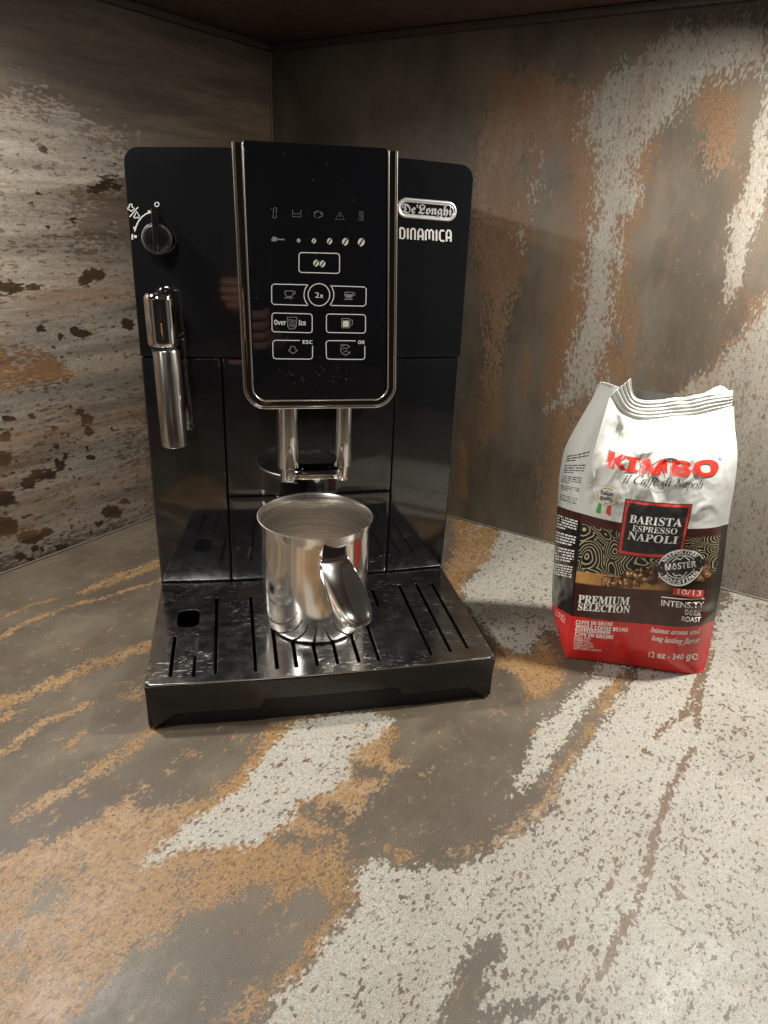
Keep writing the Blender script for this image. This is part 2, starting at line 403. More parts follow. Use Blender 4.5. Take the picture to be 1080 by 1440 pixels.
c_orange = [
 [(-20,1205),(60,1180),(120,1160),(150,1140),(180,1120),(210,1140),(260,1130),(300,1110),(330,1085),(350,1060),(370,1030),(420,1005),(545,1005),(560,1030),(545,1050),(560,1080),(545,1100),(520,1125),(500,1150),(480,1170),(490,1215),(500,1260),(480,1300),(450,1340),(425,1370),(385,1400),(350,1450),(310,1450),(345,1400),(400,1355),(430,1320),(465,1280),(458,1255),(430,1250),(375,1275),(380,1240),(350,1250),(310,1275),(275,1280),(235,1310),(190,1340),(160,1370),(120,1420),(80,1450),(-20,1460)],
 [(885,945),(868,985),(845,1012),(815,1050),(795,1095),(775,1130),(745,1160),(700,1200),(690,1180),(740,1150),(765,1120),(785,1080),(795,1060),(820,1030),(840,1000),(850,975),(865,950)],
 [(635,722),(700,738),(702,760),(690,785),(660,810),(650,840),(655,880),(640,850),(622,810),(640,770)],
 [(700,905),(745,925),(765,895),(795,940),(792,958),(770,978),(742,988),(732,960),(700,935),(685,915)],
 ([(735,770),(790,790),(790,815),(750,800)],.8,.012),
 ([(170,960),(205,965),(205,985),(185,982)],.85,.012),
 (blob((272,1060),12,7),.8,.008),(blob((240,1087),11,4),.8,.006),(blob((205,1115),12,6),.8,.008),
 (blob((618,1030),10,3,-40),.75,.005),(blob((598,1092),10,6),.8,.005),(blob((560,1075),16,8,-40),.8,.008),
 (blob((555,1165),8,5),.75,.006),(blob((525,1180),8,10),.7,.006),(blob((565,1205),25,8),.72,.008),(blob((650,1200),25,8),.72,.01),
 # taupe islands
 (blob((75,1250),19,9,-25),-.95,.009),(blob((62,1272),24,8,-30),-.9,.009),(blob((112,1218),10,6),-.9,.007),(blob((20,1322),11,7),-.9,.007),(blob((80,1342),9,6),-.9,.006),
 (blob((32,1366),12,5),-.8,.007),(blob((262,1228),8,5),-.9,.005),(blob((250,1270),7,7),-.8,.006),(blob((125,1385),12,8),-.6,.008),
 (blob((506,1085),15,13),-1,.006),(blob((530,1088),12,9),-1,.006),(blob((440,1140),14,12),-.9,.006),(blob((470,1150),20,16),-1,.008),(blob((405,1180),20,9),-.9,.008),(blob((465,1185),22,12),-.9,.008),
 (blob((435,1185),12,8),-.9,.008),(blob((270,1420),10,8),-.4,.01),
]
c_orange_str = [([(-10,903),(30,878),(60,866),(95,853),(140,842),(230,815)],0.0032),([(120,832),(160,812),(200,797),(235,783)],0.0054),([(150,823),(235,790)],0.0043),
 ([(-10,998),(30,978),(70,965),(120,940),(150,928),(215,905)],0.0072),([(0,985),(40,975),(90,958)],0.0058),([(25,1040),(70,1012),(125,990)],0.0043),
 ([(30,1145),(95,1110),(150,1075),(220,1025)],0.0058),([(0,1012),(15,1005)],0.0043),([(95,1047),(120,1030)],0.0029),([(0,1060),(25,1052)],0.0029),([(35,745+40),(60,780)],0.0014),
 ([(0,870),(45,850),(80,842)],0.0022)]
c_vein = []
c_vein_str = [([(998,925),(987,965),(980,1000),(981,1022)],0.0029),([(1003,915),(985,950),(972,985),(960,1008),(935,1020),(922,1036)],0.0028),
 ([(974,1052),(958,1080),(945,1105),(928,1155),(915,1200),(908,1240),(890,1285),(868,1318),(850,1360),(842,1372)],0.0028),([(870,1208),(868,1220)],0.0024),([(860,1240),(848,1260)],0.0021),
 ([(832,1280),(822,1292)],0.0024),([(805,1320),(790,1332)],0.0024),([(905,1055),(915,1062)],0.0021),([(868,1225),(862,1232)],0.0021),([(945,1245),(965,1265)],0.0021),([(1015,990),(1030,1000)],0.0014)]
def f_counter(uv):
    S = .98; x = uv[:, 0]*S; y = -uv[:, 1]*S
    return np.c_[x, y, x*0], np.c_[x, y]
counter = sheet('countertop', 330, 330, f_counter, M_counter, [(c_white, c_white_str, cz, .009), (c_orange, c_orange_str, cz, .008), (c_vein, c_vein_str, cz, .006)])

cr = lambda p: local(on_right(p))[[0, 2]]
r_white = [
 ([(820,140),(850,105),(900,60),(960,30),(1090,10),(1090,100),(1035,108),(985,125),(970,150),(945,180),(915,190),(895,230),(902,270),(872,330),(872,400),(862,450),(850,500),(855,560),(770,575),(785,560),(797,500),(812,430),(815,370),(832,310),(840,240),(815,185)],.80,.016),
 ([(1085,110),(1062,180),(1045,270),(1025,305),(1024,360),(1014,425),(1022,440),(1042,400),(1062,330),(1085,250)],.9,.006),
 ([(1090,400),(1062,440),(1040,480),(1000,525),(965,550),(930,580),(1000,700),(1020,900),(1300,900),(1300,500)],.95,.012),
 ([(722,330),(735,250),(760,200),(770,230),(755,300),(740,350),(722,350)],.55,.02),
 (blob((920,225),18,14),-.8,.012),
]
r_white_str = []
r_orange = [
 ([(690,100),(760,95),(815,120),(850,110),(905,200),(930,200),(905,290),(885,340),(885,380),(900,440),(893,500),(880,560),(760,560),(772,480),(790,420),(803,340),(803,280),(795,215),(775,200),(752,250),(748,330),(735,400),(712,430),(705,600),(680,620),(685,430),(670,400),(665,300),(670,230),(680,150)],1.05,.014),
 ([(985,125),(1030,108),(1042,150),(1030,230),(1003,250),(985,200)],1.0,.014),
 ([(1085,390),(1060,430),(1040,470),(1000,520),(960,545),(925,575),(940,590),(1000,540),(1050,490),(1085,440)],.8,.012),
 ([(770,560),(895,560),(860,640),(850,780),(755,760),(760,640)],.8,.016),
 ([(860,200),(900,180),(920,250),(905,330),(880,330)],.85,.012),
 (blob((1060,430),14,20),.75,.01),
 (blob((735,240),8,30,10),-.8,.01),(blob((870,480),8,20),-.8,.01),(blob((880,430),8,10),-.8,.01),
 (blob((805,370),8,14),-.6,.01),
]
r_orange_str = [([(648,620),(652,700)],.006),([(740,500),(738,560)],.004)]
def f_right(uv):
    x = uv[:, 0]*.98; z = uv[:, 1]*.50-.001
    return np.c_[x, x*0, z], np.c_[x, z]
right = sheet('wall_right', 330, 170, f_right, M_right, [(r_white, r_white_str, cr, .010), (r_orange, r_orange_str, cr, .010), ([], [], cr, .01)])

cl = lambda p: local(on_left(p))[[1, 2]]
l_white = [
 ([(-30,130),(60,130),(190,200),(205,250),(120,290),(110,330),(225,330),(205,420),(220,470),(225,700),(200,740),(-30,820),(-30,560),(-30,300)],.80,.03),
 ([(-30,490),(70,485),(105,520),(100,545),(-30,552)],-.7,.012),
 ([(150,600),(215,560),(225,680),(150,680),(120,640)],-.45,.03),
 ([(-30,300),(60,300),(180,340),(60,390),(-30,400)],-.35,.03),
 ([(120,250),(180,220),(190,300),(140,300)],-.35,.03),
]
l_orange = [([(-30,490),(70,485),(110,520),(105,545),(-30,556)],.95,.012),([(160,520),(215,480),(220,560),(190,560)],.8,.02),([(120,680),(215,600),(225,720),(150,700)],.55,.03)]
l_vein = [(blob(c, a, b_), 1.35, s_) for c, a, b_, s_ in [((10,405),22,7,.006),((45,404),18,2.5,.004),((130,388),16,6,.006),((118,396),8,4,.005),((150,252),9,4,.005),((135,268),12,3.5,.005),((165,262),5,6,.005),((160,250),6,3,.004),((60,463),7,3,.004),((105,465),6,5,.004),((118,470),11,5,.005),((85,472),4,4,.003),
 ((12,588),10,3,.003),((44,586),4,3,.003),((112,578),6,5,.004),((122,590),8,6,.004),((8,614),8,6,.004),((75,602),6,3,.003),((80,628),4,3,.003),((126,607),6,5,.004),((5,645),10,9,.005),((85,655),7,5,.004),((60,668),18,7,.006),((40,680),10,7,.004),((92,642),4,3,.003),((128,643),5,3,.003),((5,700),14,10,.006),((5,740),20,13,.006),((45,755),18,8,.006),((65,748),8,6,.004),((50,770),6,3,.003),((28,783),8,4,.003),((44,786),5,3,.003),((85,771),9,3.5,.003),((158,720),14,8,.006),((140,736),7,3,.003),((175,705),7,3,.003),((180,455),8,6,.005),((60,210),6,4,.004),((102,310),4,3,.003),((145,262),10,3,.004)]]
for _ in range(150):
    q = rng.rand(); cx_, cy_ = ((rng.uniform(-5, 205), rng.uniform(200, 790)) if q < .45 else (rng.uniform(-5, 130), rng.uniform(600, 790)))
    if cy_ > 800-.33*cx_: continue
    l_vein.append((blob((cx_, cy_), rng.uniform(1.0, 3.2), rng.uniform(.8, 2.2)), 1.3, .0022))
def f_left(uv):
    y = -uv[:, 0]*.98; z = uv[:, 1]*.50-.001
    return np.c_[y*0, y, z], np.c_[y, z]
left = sheet('wall_left', 330, 170, f_left, M_left, [(l_white, [], cl, .02), (l_orange, [], cl, .012), (l_vein, [], cl, .004)])

# cabinet over the corner: L-shaped board, with a thin lighting profile where it meets the walls
CZ = .4795; CD = .36
def cab_obj(name, a, b, mat, bev=.001):
    o = box(name, a, b, mat, None, bev); o.location = CRN; o.rotation_euler = (0, 0, rotz); return o
bm = bmesh.new()
poly = [(0, 0), (.98, 0), (.98, -CD), (CD, -CD), (CD, -.98), (0, -.98)]
lo = [bm.verts.new((x, y, CZ)) for x, y in poly]; hi = [bm.verts.new((x, y, CZ+.02)) for x, y in poly]
bm.faces.new(lo[::-1]); bm.faces.new(hi)
for i in range(6): bm.faces.new((lo[i], lo[(i+1) % 6], hi[(i+1) % 6], hi[i]))
cabo = finish(bm, 'cabinet_underside', M_shelf, None); cabo.location = CRN; cabo.rotation_euler = (0, 0, rotz)
me = cabo.data; at = me.attributes.new('tint', 'FLOAT_COLOR', 'POINT'); at.data.foreach_set('color', [0.25, .35, 0, 1]*len(me.vertices))
tag(cabo, kind='structure')
M_prof = simple('brown_profile', (.07, .05, .038), .35, rvar=(40, .1))
M_joint = simple('silicone_joint', (.16, .14, .12), .35)
tag(cab_obj('cabinet_profile', (.004, -.0065, CZ-.007), (.97, -.0006, CZ-.0006), M_prof), kind='structure')
tag(cab_obj('cabinet_profile', (.0006, -.97, CZ-.007), (.0065, -.0075, CZ-.0006), M_prof), kind='structure')
tag(cab_obj('corner_joint', (.0004, -.0016, .0016), (.0018, -.0003, CZ-.008), M_joint, .0003), kind='structure')
tag(cab_obj('counter_joint', (.003, -.0016, .0003), (.97, -.0003, .0016), M_joint, .0003), kind='structure')
tag(cab_obj('counter_joint', (.0003, -.97, .0003), (.0016, -.003, .0016), M_joint, .0003), kind='structure')

# ------------------------------------------------------------------ coffee machine
mach = empty('coffee_machine')
tag(mach, 'glossy black espresso machine with chrome framed touch panel and drip tray', 'coffee machine')
HW = .118
def fy(x, b=.006): return -b*(1-(x/HW)**2)
UO = .0075
LEAN = lambda z: UO*(1-math.exp(-(z-.036)/.045))
def bowed(name, x0, x1, zb, zt, yb, mat, rl=0, rr=0, off=0, bow=.006, nx=28, bevel=.0012, parent=mach, taper=0, lean=False):
    xs = sorted(set(list(np.linspace(x0, x1, nx)) + ([x0+rl*(1-math.cos(t)) for t in np.linspace(0, math.pi/2, 8)] if rl else []) + ([x1-rr*(1-math.cos(t)) for t in np.linspace(0, math.pi/2, 8)] if rr else [])))
    bm = bmesh.new(); rows = []
    for x in xs:
        t = zt(x) if callable(zt) else zt; b = zb(x) if callable(zb) else zb
        if rl and x < x0+rl: d = x0+rl-x; t -= rl-math.sqrt(max(rl*rl-d*d, 0))
        if rr and x > x1-rr: d = x-(x1-rr); t -= rr-math.sqrt(max(rr*rr-d*d, 0))
        y = fy(x, bow)-off; xb = x*(1-taper)
        nz = 16 if lean else 1
        fr = [(x, y-(LEAN(b+(t-b)*k/nz) if lean else 0), b+(t-b)*k/nz) for k in range(nz+1)]
        rows.append([bm.verts.new(c) for c in fr+[(xb, yb, t), (xb, yb, b)]])
    m = len(rows[0])
    for a, c in zip(rows[:-1], rows[1:]):
        for i in range(m):
            j = (i+1) % m; bm.faces.new((a[i], a[j], c[j], c[i]))
    bm.faces.new(rows[0]); bm.faces.new(rows[-1][::-1])
    return finish(bm, name, mat, parent, bevel)
ztop = lambda x: .3475+.0035*(1-(x/HW)**2)
bowed('upper_housing', -.1163, .1163, .2163, ztop, .250, M_black, .009, .009, off=UO, taper=.02, bevel=.0022)
bowed('rear_housing', -HW+.0015, HW-.0015, .003, .2152, .248, M_dark, bow=.004, off=-.004, taper=.04)
bowed('side_panel', -.1160, -.0613, .0362, .2152, .02, M_black, lean=True)
bowed('side_panel', .0665, .1160, .0362, .2152, .02, M_black, lean=True)
bowed('center_door', -.0605, .0657, .1105, .2152, .02, M_black, lean=True)
bowed('drawer_front', -.0605, .0657, .0362, .1097, .02, M_black, lean=True)

# control panel: dark glass in a chrome frame
GP = -.035
pan = empty('control_panel'); pan.parent = mach
cx0, cx1 = .0037, .0073   # centre of the panel at the top / at the bottom
def pan_outline(w_top, w_bot, zt, zb, r, n=10):
    pts = [(cx0-w_top, zt)]
    xl, xr = cx1-w_bot, cx1+w_bot
    for i in range(n+1):
        t = math.radians(180+90*i/n); pts.append((xl+r+r*math.cos(t), zb+r+r*math.sin(t)))
    for i in range(n+1):
        t = math.radians(270+90*i/n); pts.append((xr-r+r*math.cos(t), zb+r+r*math.sin(t)))
    pts.append((cx0+w_top, zt))
    return pts
def loft_panel(name, outline, y0, y1, mat, bevel):
    bm = bmesh.new(); a = [bm.verts.new((x, y0, z)) for x, z in outline]; b = [bm.verts.new((x, y1, z)) for x, z in outline]
    n = len(a); bm.faces.new(a); bm.faces.new(b[::-1])
    for i in range(n): bm.faces.new((a[i], a[(i+1) % n], b[(i+1) % n], b[i]))
    return finish(bm, name, mat, pan, bevel, 3)
loft_panel('panel_block', pan_outline(.0475, .0490, .3505, .1890, .011), -.0305, -.003, M_black, .001)
loft_panel('glass_face', pan_outline(.0452, .0468, .3535, .1912, .0085), GP, -.0306, M_glass, .0009)
# frame: U-shaped rounded bar between two outlines
o_out = pan_outline(.0518, .0534, .3520, .1846, .0150); o_in = pan_outline(.0456, .0472, .3520, .1908, .0088)
bm = bmesh.new(); rows = []
for (x0, z0), (x1, z1) in zip(o_out, o_in):
    prof = [(0, -.004), (0, -.0318), (.05, -.0338), (.16, -.0350), (.28, -.0353), (.5, -.0349), (.78, -.0353), (.9, -.0350), (1, -.0335), (1, -.004)]
    rows.append([bm.verts.new((x0+(x1-x0)*t, y, z0+(z1-z0)*t)) for t, y in prof])
for a, c in zip(rows[:-1], rows[1:]):
    for i in range(9): bm.faces.new((a[i], a[i+1], c[i+1], c[i]))
bm.faces.new(rows[0]); bm.faces.new(rows[-1][::-1])
finish(bm, 'chrome_frame', M_dchrome, pan, 0, angle=50)
def tube(pts, r, name, mat, parent, K=8):
    P = [np.array(p, float) for p in pts]; vs, fs = [], []; n = len(P)
    for i in range(n):
        t = P[min(i+1, n-1)]-P[max(i-1, 0)]; t /= np.linalg.norm(t); u = np.cross(t, [0, 1, .001]); u /= np.linalg.norm(u); w = np.cross(t, u)
        for k in range(K): a = 2*math.pi*k/K; vs.append(P[i]+u*r*math.cos(a)+w*r*math.sin(a))
    for i in range(n-1):
        for k in range(K): fs.append((i*K+k, i*K+(k+1) % K, (i+1)*K+(k+1) % K, (i+1)*K+k))
    return mesh(name, vs, fs, mat, parent, True)
tube([(x, -.0338, z) for x, z in o_out], .00075, 'frame_edge', M_edge, pan)
tube([(x, -.0350, z) for x, z in pan_outline(.0462, .0478, .3520, .1903, .0094)], .00065, 'frame_edge', M_edge, pan)

def on_glass(parts, mat, name, y=GP-.0003, parent=pan):
    V, F = merge(parts); V3 = [ony(p, y) for p in V]
    V3 = [(v[0], y, v[2]) for v in V3]
    return mesh(name, V3, F, mat, parent)
def skew(pts):    # the panel's rows fall slightly to the right in the picture
    return pts
def keybox(x0, y0, x1, y1, dy, r=4):
    return [(x, y+dy*(x-x0)/(x1-x0)) for x, y in rrect(x0, y0, x1, y1, r)]
LW = 1.25
def key(parts, icon, icon_mat=M_dimprint):
    k = on_glass(parts, M_print, 'touch_key')
    if icon: on_glass(icon, icon_mat, 'key_icon', parent=pan)
    return k
def bean(c, r, mat_parts=True):
    a = disc(c, r*.78, r, 16, math.radians(20))
    s = ribbon([(c[0]-r*.5, c[1]+r*.8), (c[0]-.05*r, c[1]+.1*r), (c[0]+.5*r, c[1]-r*.8)], max(1., r*.28))
    return a, s
def beans_on(cs, r, name):
    on_glass([bean(c, r)[0] for c in cs], M_beige, name)
    on_glass([bean(c, r)[1] for c in cs], M_glass, 'bean_groove', GP-.0005)
key([ribbon(keybox(420.5, 355, 477.5, 383, 1.5), LW, True)], None); beans_on([(444.5, 370), (453.5, 371)], 5, 'key_icon')
def cup(c, s=1.0):
    x, y = c
    return [ribbon([(x-6*s, y-4*s), (x-6*s, y+1*s), (x-3.5*s, y+4*s), (x+2.5*s, y+4*s), (x+5*s, y+1*s), (x+5*s, y-4*s), (x-6*s, y-4*s)], 1.1), ribbon([(x+5*s, y-3*s), (x+8*s, y-3*s), (x+8*s, y), (x+5*s, y+1*s)], 1), ribbon([(x-7*s, y+6*s), (x+5*s, y+6*s)], 1.2)]
# row of two cups round the 2x circle
cc = (448.5, 414.5)
def cupkey(side):
    if side < 0: p = [(431.5, 400.5), (385, 399.5), (382, 402), (382, 425), (385, 428), (432, 429.5)]; a = arc(cc, 21, 138, 222, 9)
    else: p = [(466, 402), (512, 403.5), (515, 406), (514.5, 428), (511.5, 430.5), (466, 429.5)]; a = [(x, y) for x, y in arc(cc, 21, 42, -42, 9)]
    pts = p+a; return ribbon(pts, LW, True)
key([cupkey(-1)], cup((407, 413))); key([cupkey(1)], cup((491, 415))+[([(485, 413.5), (496, 414), (495, 417), (492, 419), (488, 419), (486, 417)], [(0, 1, 2, 3, 4, 5)])])
key([ribbon(arc(cc, 15.2, 0, 355, 40, 15.6), LW, True)], [place_text(SANSB('2'), (443, 418.5), (449, 418.7), (443, 411)), place_text(SANSB('x'), (449.8, 418.9), (454.5, 419.1), (449.8, 412.8))], M_print)
key([ribbon(keybox(382.5, 440, 439, 466.5, 1.5), LW, True)], None)
on_glass([place_text(SANSB('Over'), (385.5, 456.5), (402, 457), (385.5, 449.8), .006), place_text(SANSB('Ice'), (420, 457.2), (430, 457.5), (420, 450.3), .006)], M_print, 'key_icon')
on_glass([ribbon([(404, 446), (404.5, 459), (407, 462.5), (414, 462.5), (416.5, 459), (417.5, 446)], 1.1, True)]+[ribbon(rrect(x-1.8, y-1.8, x+1.8, y+1.8, .8), .8, True) for x, y in ((408, 451), (413, 452), (409, 457), (413.5, 458))], M_dimprint, 'key_icon')
key([ribbon(keybox(459, 441.5, 514, 467.5, 1.0), LW, True)], [ribbon(rrect(480.5, 448, 492, 461, 1.5), 1, True), ribbon([(492, 450), (495.5, 450), (495.5, 456.5), (492, 458)], 1)])
on_glass([(rrect(482, 451, 490.5, 459.5, 1), [tuple(range(24))])], M_beige, 'key_icon')
def esckey(x0, y0, x1, y1, gap, dy):
    return ribbon([(gap, y0+dy*.7), (x0+4, y0), (x0+1, y0+1.2), (x0, y0+4), (x0+.5, y1-4), (x0+1.5, y1-1), (x0+5, y1), (x1-4, y1+dy), (x1-1, y1-1+dy), (x1, y1-4+dy), (x1, y0+7+dy)], LW)
key([esckey(383.5, 478.5, 439.5, 504.5, 422, .5)], [ribbon([(407, 490), (410, 487), (413, 487), (415, 490)], 1), ribbon([(405.5, 492.5), (412, 497.5), (418.5, 492.5)], 1.2), ribbon([(405.5, 492.5), (409, 491), (409, 486)], 1), ribbon([(418.5, 492.5), (415, 491), (415, 487)], 1)])
key([esckey(458.5, 479, 513, 505, 500, .5)], [ribbon(arc((486, 492), 7, 20, 330, 24), 1.1), ribbon([(481, 492), (484, 489), (487, 491), (490, 488)], 1), ribbon([(483, 495.5), (487, 493), (490, 496)], 1), ribbon([(478, 486), (483, 484)], .9)])
on_glass([place_text(SANSB('ESC'), (425.5, 483.3), (439.5, 483.6), (425.5, 478.3), .008)], M_print, 'key_icon')
on_glass([place_text(SANSB('OK'), (503.3, 483.6), (513, 483.9), (503.3, 478.8), .008)], M_print, 'key_icon')
# indicators
IND = simple('faint_print', (.085, .082, .078), .4)
on_glass([ribbon(arc((386, 304), 2.6, -60, 240, 14), 1), ribbon([(384.5, 301), (384.5, 293.5), (387, 291.5), (388.8, 293.5), (388.5, 300)], 1)], IND, 'indicator_icon')
on_glass([ribbon([(411.5, 295), (411.5, 304.5), (423, 305), (423, 295.5)], 1.1), ribbon([(413, 300.5), (422, 300.8)], .9)], IND, 'indicator_icon')
on_glass([ribbon(arc((448, 302), 6, 130, 400, 18, 4.5), 1.1), ribbon([(441, 299), (447, 296.5), (451, 299), (454, 303)], 1.1), ribbon([(446, 307), (452, 304)], 1)], IND, 'indicator_icon')
on_glass([ribbon([(478, 298), (471.5, 308.5), (484.5, 308.8)], 1, True), ribbon([(478, 301.5), (478, 305)], .9)], IND, 'indicator_icon')
on_glass([ribbon([(504.5, 297.5), (511.5, 298)], .9), ribbon([(504.5, 300.5), (507, 299.5), (509, 301.5), (511.5, 300.5)], .9), ribbon([(504.5, 303.5), (507, 302.5), (509, 304.5), (511.5, 303.5)], .9), ribbon([(504.5, 306.5), (507, 305.5), (509, 307.5), (511.5, 306.5)], .9), ribbon([(504.5, 309.3), (511.5, 309.6)], .9)], IND, 'indicator_icon')
on_glass([([(381, 337.5), (384, 332.5), (389, 333.5), (391, 336), (389, 339), (383, 339.5)], [(0, 1, 2, 3, 4, 5)]), ribbon([(390, 336.5), (400, 337)], 1.8)], M_dimprint, 'indicator_icon')
for (x, y, r) in ((420, 338.3, 3), (441.5, 338.8, 3.9), (463.5, 339.2, 4.6), (485.5, 340, 5.5), (508, 340.6, 6.0)):
    beans_on([(x, y)], r, 'strength_bean')
# dust specks on the panel
dust = []
for _ in range(60):
    x, y = (rng.uniform(352, 536), rng.uniform(215, 545)) if rng.rand() < .45 else (450+rng.normal()*28, 525+rng.normal()*12)
    if x > 536 or y > 548 or x < 350: continue
    dust.append(disc((x, y), rng.uniform(.3, .75), rng.uniform(.25, .5), 6, rng.uniform(0, 3)))
tag(on_glass(dust, M_dimprint, 'dust_speck', GP-.0004), kind='stuff')

# prints on the bowed housing
def on_front(parts, mat, name, off=.0004, parent=mach):
    V, F = merge(parts); out = []
    for p in V:
        q = ony(p, -.011)
        for _ in range(3): q = ony(p, fy(q[0])-UO-off)
        out.append((q[0], fy(q[0])-UO-off, q[2]))
    return mesh(name, out, F, mat, parent)
dm = 80/1080.0
def zz(x, y): return (170+x*dm, 270+y*dm)
on_front([ribbon([zz(*p) for p in [(270, 730), (285, 660), (330, 560), (400, 470), (480, 410), (585, 380)]], 2.0),
          ([zz(230, 660), zz(300, 670), zz(265, 765)], [(0, 1, 2)]), ([zz(510, 340), zz(600, 372), zz(520, 415)], [(0, 1, 2)]),
          ribbon([zz(*p) for p in arc((682, 235), 40, 0, 350, 16)], 1.6, True),
          ribbon([zz(165, 475), zz(325, 285)], 1.7), ribbon([zz(*p) for p in [(130, 300), (160, 280), (165, 230), (205, 230), (215, 285), (255, 310), (205, 365), (130, 320)]], 1.7, True),
          ribbon([zz(*p) for p in [(300, 370), (350, 460), (335, 500), (300, 480), (265, 500), (245, 480)]], 1.7, True),
          ribbon([zz(217, 795), zz(217, 900)], 2.2), disc(zz(275, 845), 2.2)], M_print, 'dial_marking')
# model name: condensed rounded capitals as strokes
bs = 110/1080.0
def bz(x, y): return (550+x*bs, 265+y*bs)
lets = [[[(125, 545), (125, 690), (165, 690), (185, 665), (185, 575), (165, 548), (125, 545)]], [[(230, 550), (230, 698)]],
        [[(275, 705), (275, 575), (295, 556), (320, 560), (330, 580), (330, 708)]],
        [[(375, 712), (375, 600), (395, 562), (425, 568), (437, 600), (437, 715)], [(375, 660), (437, 662)]],
        [[(478, 715), (478, 590), (500, 570), (528, 590), (528, 700)], [(528, 590), (555, 572), (580, 592), (580, 718)]],
        [[(627, 572), (627, 722)]], [[(735, 585), (690, 580), (672, 605), (672, 695), (690, 722), (735, 726)]],
        [[(765, 730), (765, 610), (785, 578), (812, 582), (824, 612), (824, 735)], [(765, 678), (824, 682)]]]
on_front([ribbon([bz(*p) for p in s], 2.6) for l in lets for s in l], M_print, 'model_lettering')
# badge: raised chrome surround with blackletter name
def badge_ring(pts, h, w, name, mat):
    # rounded tube along a closed outline on the housing
    vs, fs = [], []; P = []
    for p in pts:
        q = ony(bz(*p), -.011)
        P.append(np.array([q[0], fy(q[0])-UO, q[2]]))
    n = len(P); K = 8
    for i in range(n):
        t = P[(i+1) % n]-P[i-1]; t /= np.linalg.norm(t); s = np.cross(t, [0, -1, 0])
        for k in range(K):
            a = 2*math.pi*k/K; vs.append(P[i]+s*w*math.cos(a)+np.array([0, -1, 0])*h*math.sin(a))
    for i in range(n):
        for k in range(K):
            fs.append((i*K+k, i*K+(k+1) % K, ((i+1) % n)*K+(k+1) % K, ((i+1) % n)*K+k))
    return mesh(name, vs, fs, mat, bdg, True)
bdg = empty('badge'); bdg.parent = mach
def capsule(x0, x1, yc0, yc1, hh):
    out = []
    for i in range(13):
        t = math.radians(90+180*i/12); out.append((x0+hh*math.cos(t)*.9, yc0-hh*math.sin(t)))
    for i in range(13):
        t = math.radians(270+180*i/12); out.append((x1+hh*math.cos(t)*.9, yc1-hh*math.sin(t)))
    return out
badge_ring(capsule(205, 790, 268, 318, 118), .0012, .0011, 'badge_rim', M_badge)
badge_ring(capsule(205, 790, 268, 320, 88), .0006, .0004, 'badge_rim', M_badge)
V, F = place_text(FRAK("De'Longhi"), bz(140, 335), bz(840, 375), bz(150, 215), .012)
f3 = on_front([(V, F)], M_badge, 'badge_lettering', .0009, bdg)
# steam knob
knob = empty('steam_knob'); knob.parent = mach
kc = ony((220, 336), -.0115-.012)
def toy(c, y0):   # rotates a lathe made along z so that it points to -y
    return lambda v: (c[0]+v[0], y0-v[2], c[2]+v[1])
lathe('knob_body', [(0, .0), (.0085, 0), (.0085, .011), (.0080, .0128), (.0065, .0138), (0, .0138)], M_black, knob, seg=40, tilt=toy(kc, -.0105))
lathe('knob_ring', [(.0080, .0), (.0092, .0), (.0098, .0014), (.0092, .0030), (.0080, .0030)], M_edge, knob, seg=40, tilt=toy(kc, -.0180))
box('knob_pointer', (kc[0]-.0021, -.0260, kc[2]-.0078), (kc[0]+.0021, -.0115, kc[2]+.0165), M_black, knob, .0009)
box('pointer_line', (kc[0]-.0003, -.0265, kc[2]-.006), (kc[0]+.0003, -.0259, kc[2]+.008), M_dchrome, knob, .0001)
box('pointer_tip', (kc[0]-.0019, -.0253, kc[2]+.0135), (kc[0]+.0019, -.0225, kc[2]+.0185), M_dchrome, knob, .0007)
# steam wand
wand = empty('steam_wand'); wand.parent = mach
def wtilt(v): k = (v[2]-.26); return (v[0]-k*.02, v[1]+k*.03, v[2])
WX = -.0990; WY = -.028
lathe('wand_cap', [(.0091, .2272), (.0097, .2280), (.0100, .2300), (.0100, .2570), (.0096, .2590), (.0086, .2606), (.007, .2615), (0, .262)], M_chrome, wand, (WX, WY), tilt=wtilt)
lathe('wand_collar', [(.0080, .2235), (.0080, .228)], M_dark, wand, (WX, WY), tilt=wtilt)
lathe('wand_tube', [(.0070, .1585), (.0082, .1580), (.0087, .1586), (.0089, .2240), (.0086, .2246), (.007, .2246)], M_tube, wand, (WX+.0013, WY), tilt=wtilt)
bm = bmesh.new(); bm_box(bm, (WX-.006, -.02, .228), (WX+.006, -.003, .252)); finish(bm, 'wand_mount', M_black, wand, .002)
# coffee spout
sp = empty('coffee_spout'); sp.parent = mach
SY = -.021
def xs_at(px, y): return ony((px, 600), y)[0]
l0, l1 = xs_at(390, SY), xs_at(419, SY); r0, r1 = xs_at(470, SY), xs_at(494, SY)
lc, lr = (l0+l1)/2, (l1-l0)/2; rc, rr = (r0+r1)/2, (r1-r0)/2
for c, r in ((lc, lr), (rc, rr)):
    lathe('spout_column', [(r*.85, .1362), (r*1.06, .1366), (r*1.08, .1375), (r*1.08, .1915)], M_chrome, sp, (c, SY))
    lathe('spout_nozzle', [(r*.55, .1300), (r*.60, .1262), (r*.74, .1260), (r*.78, .1268), (r*.78, .1366)], M_chrome, sp, (c, SY))
box('spout_core', (lc+.002, SY-.004, .1395), (rc-.002, SY+.010, .1915), M_black, sp, .001)
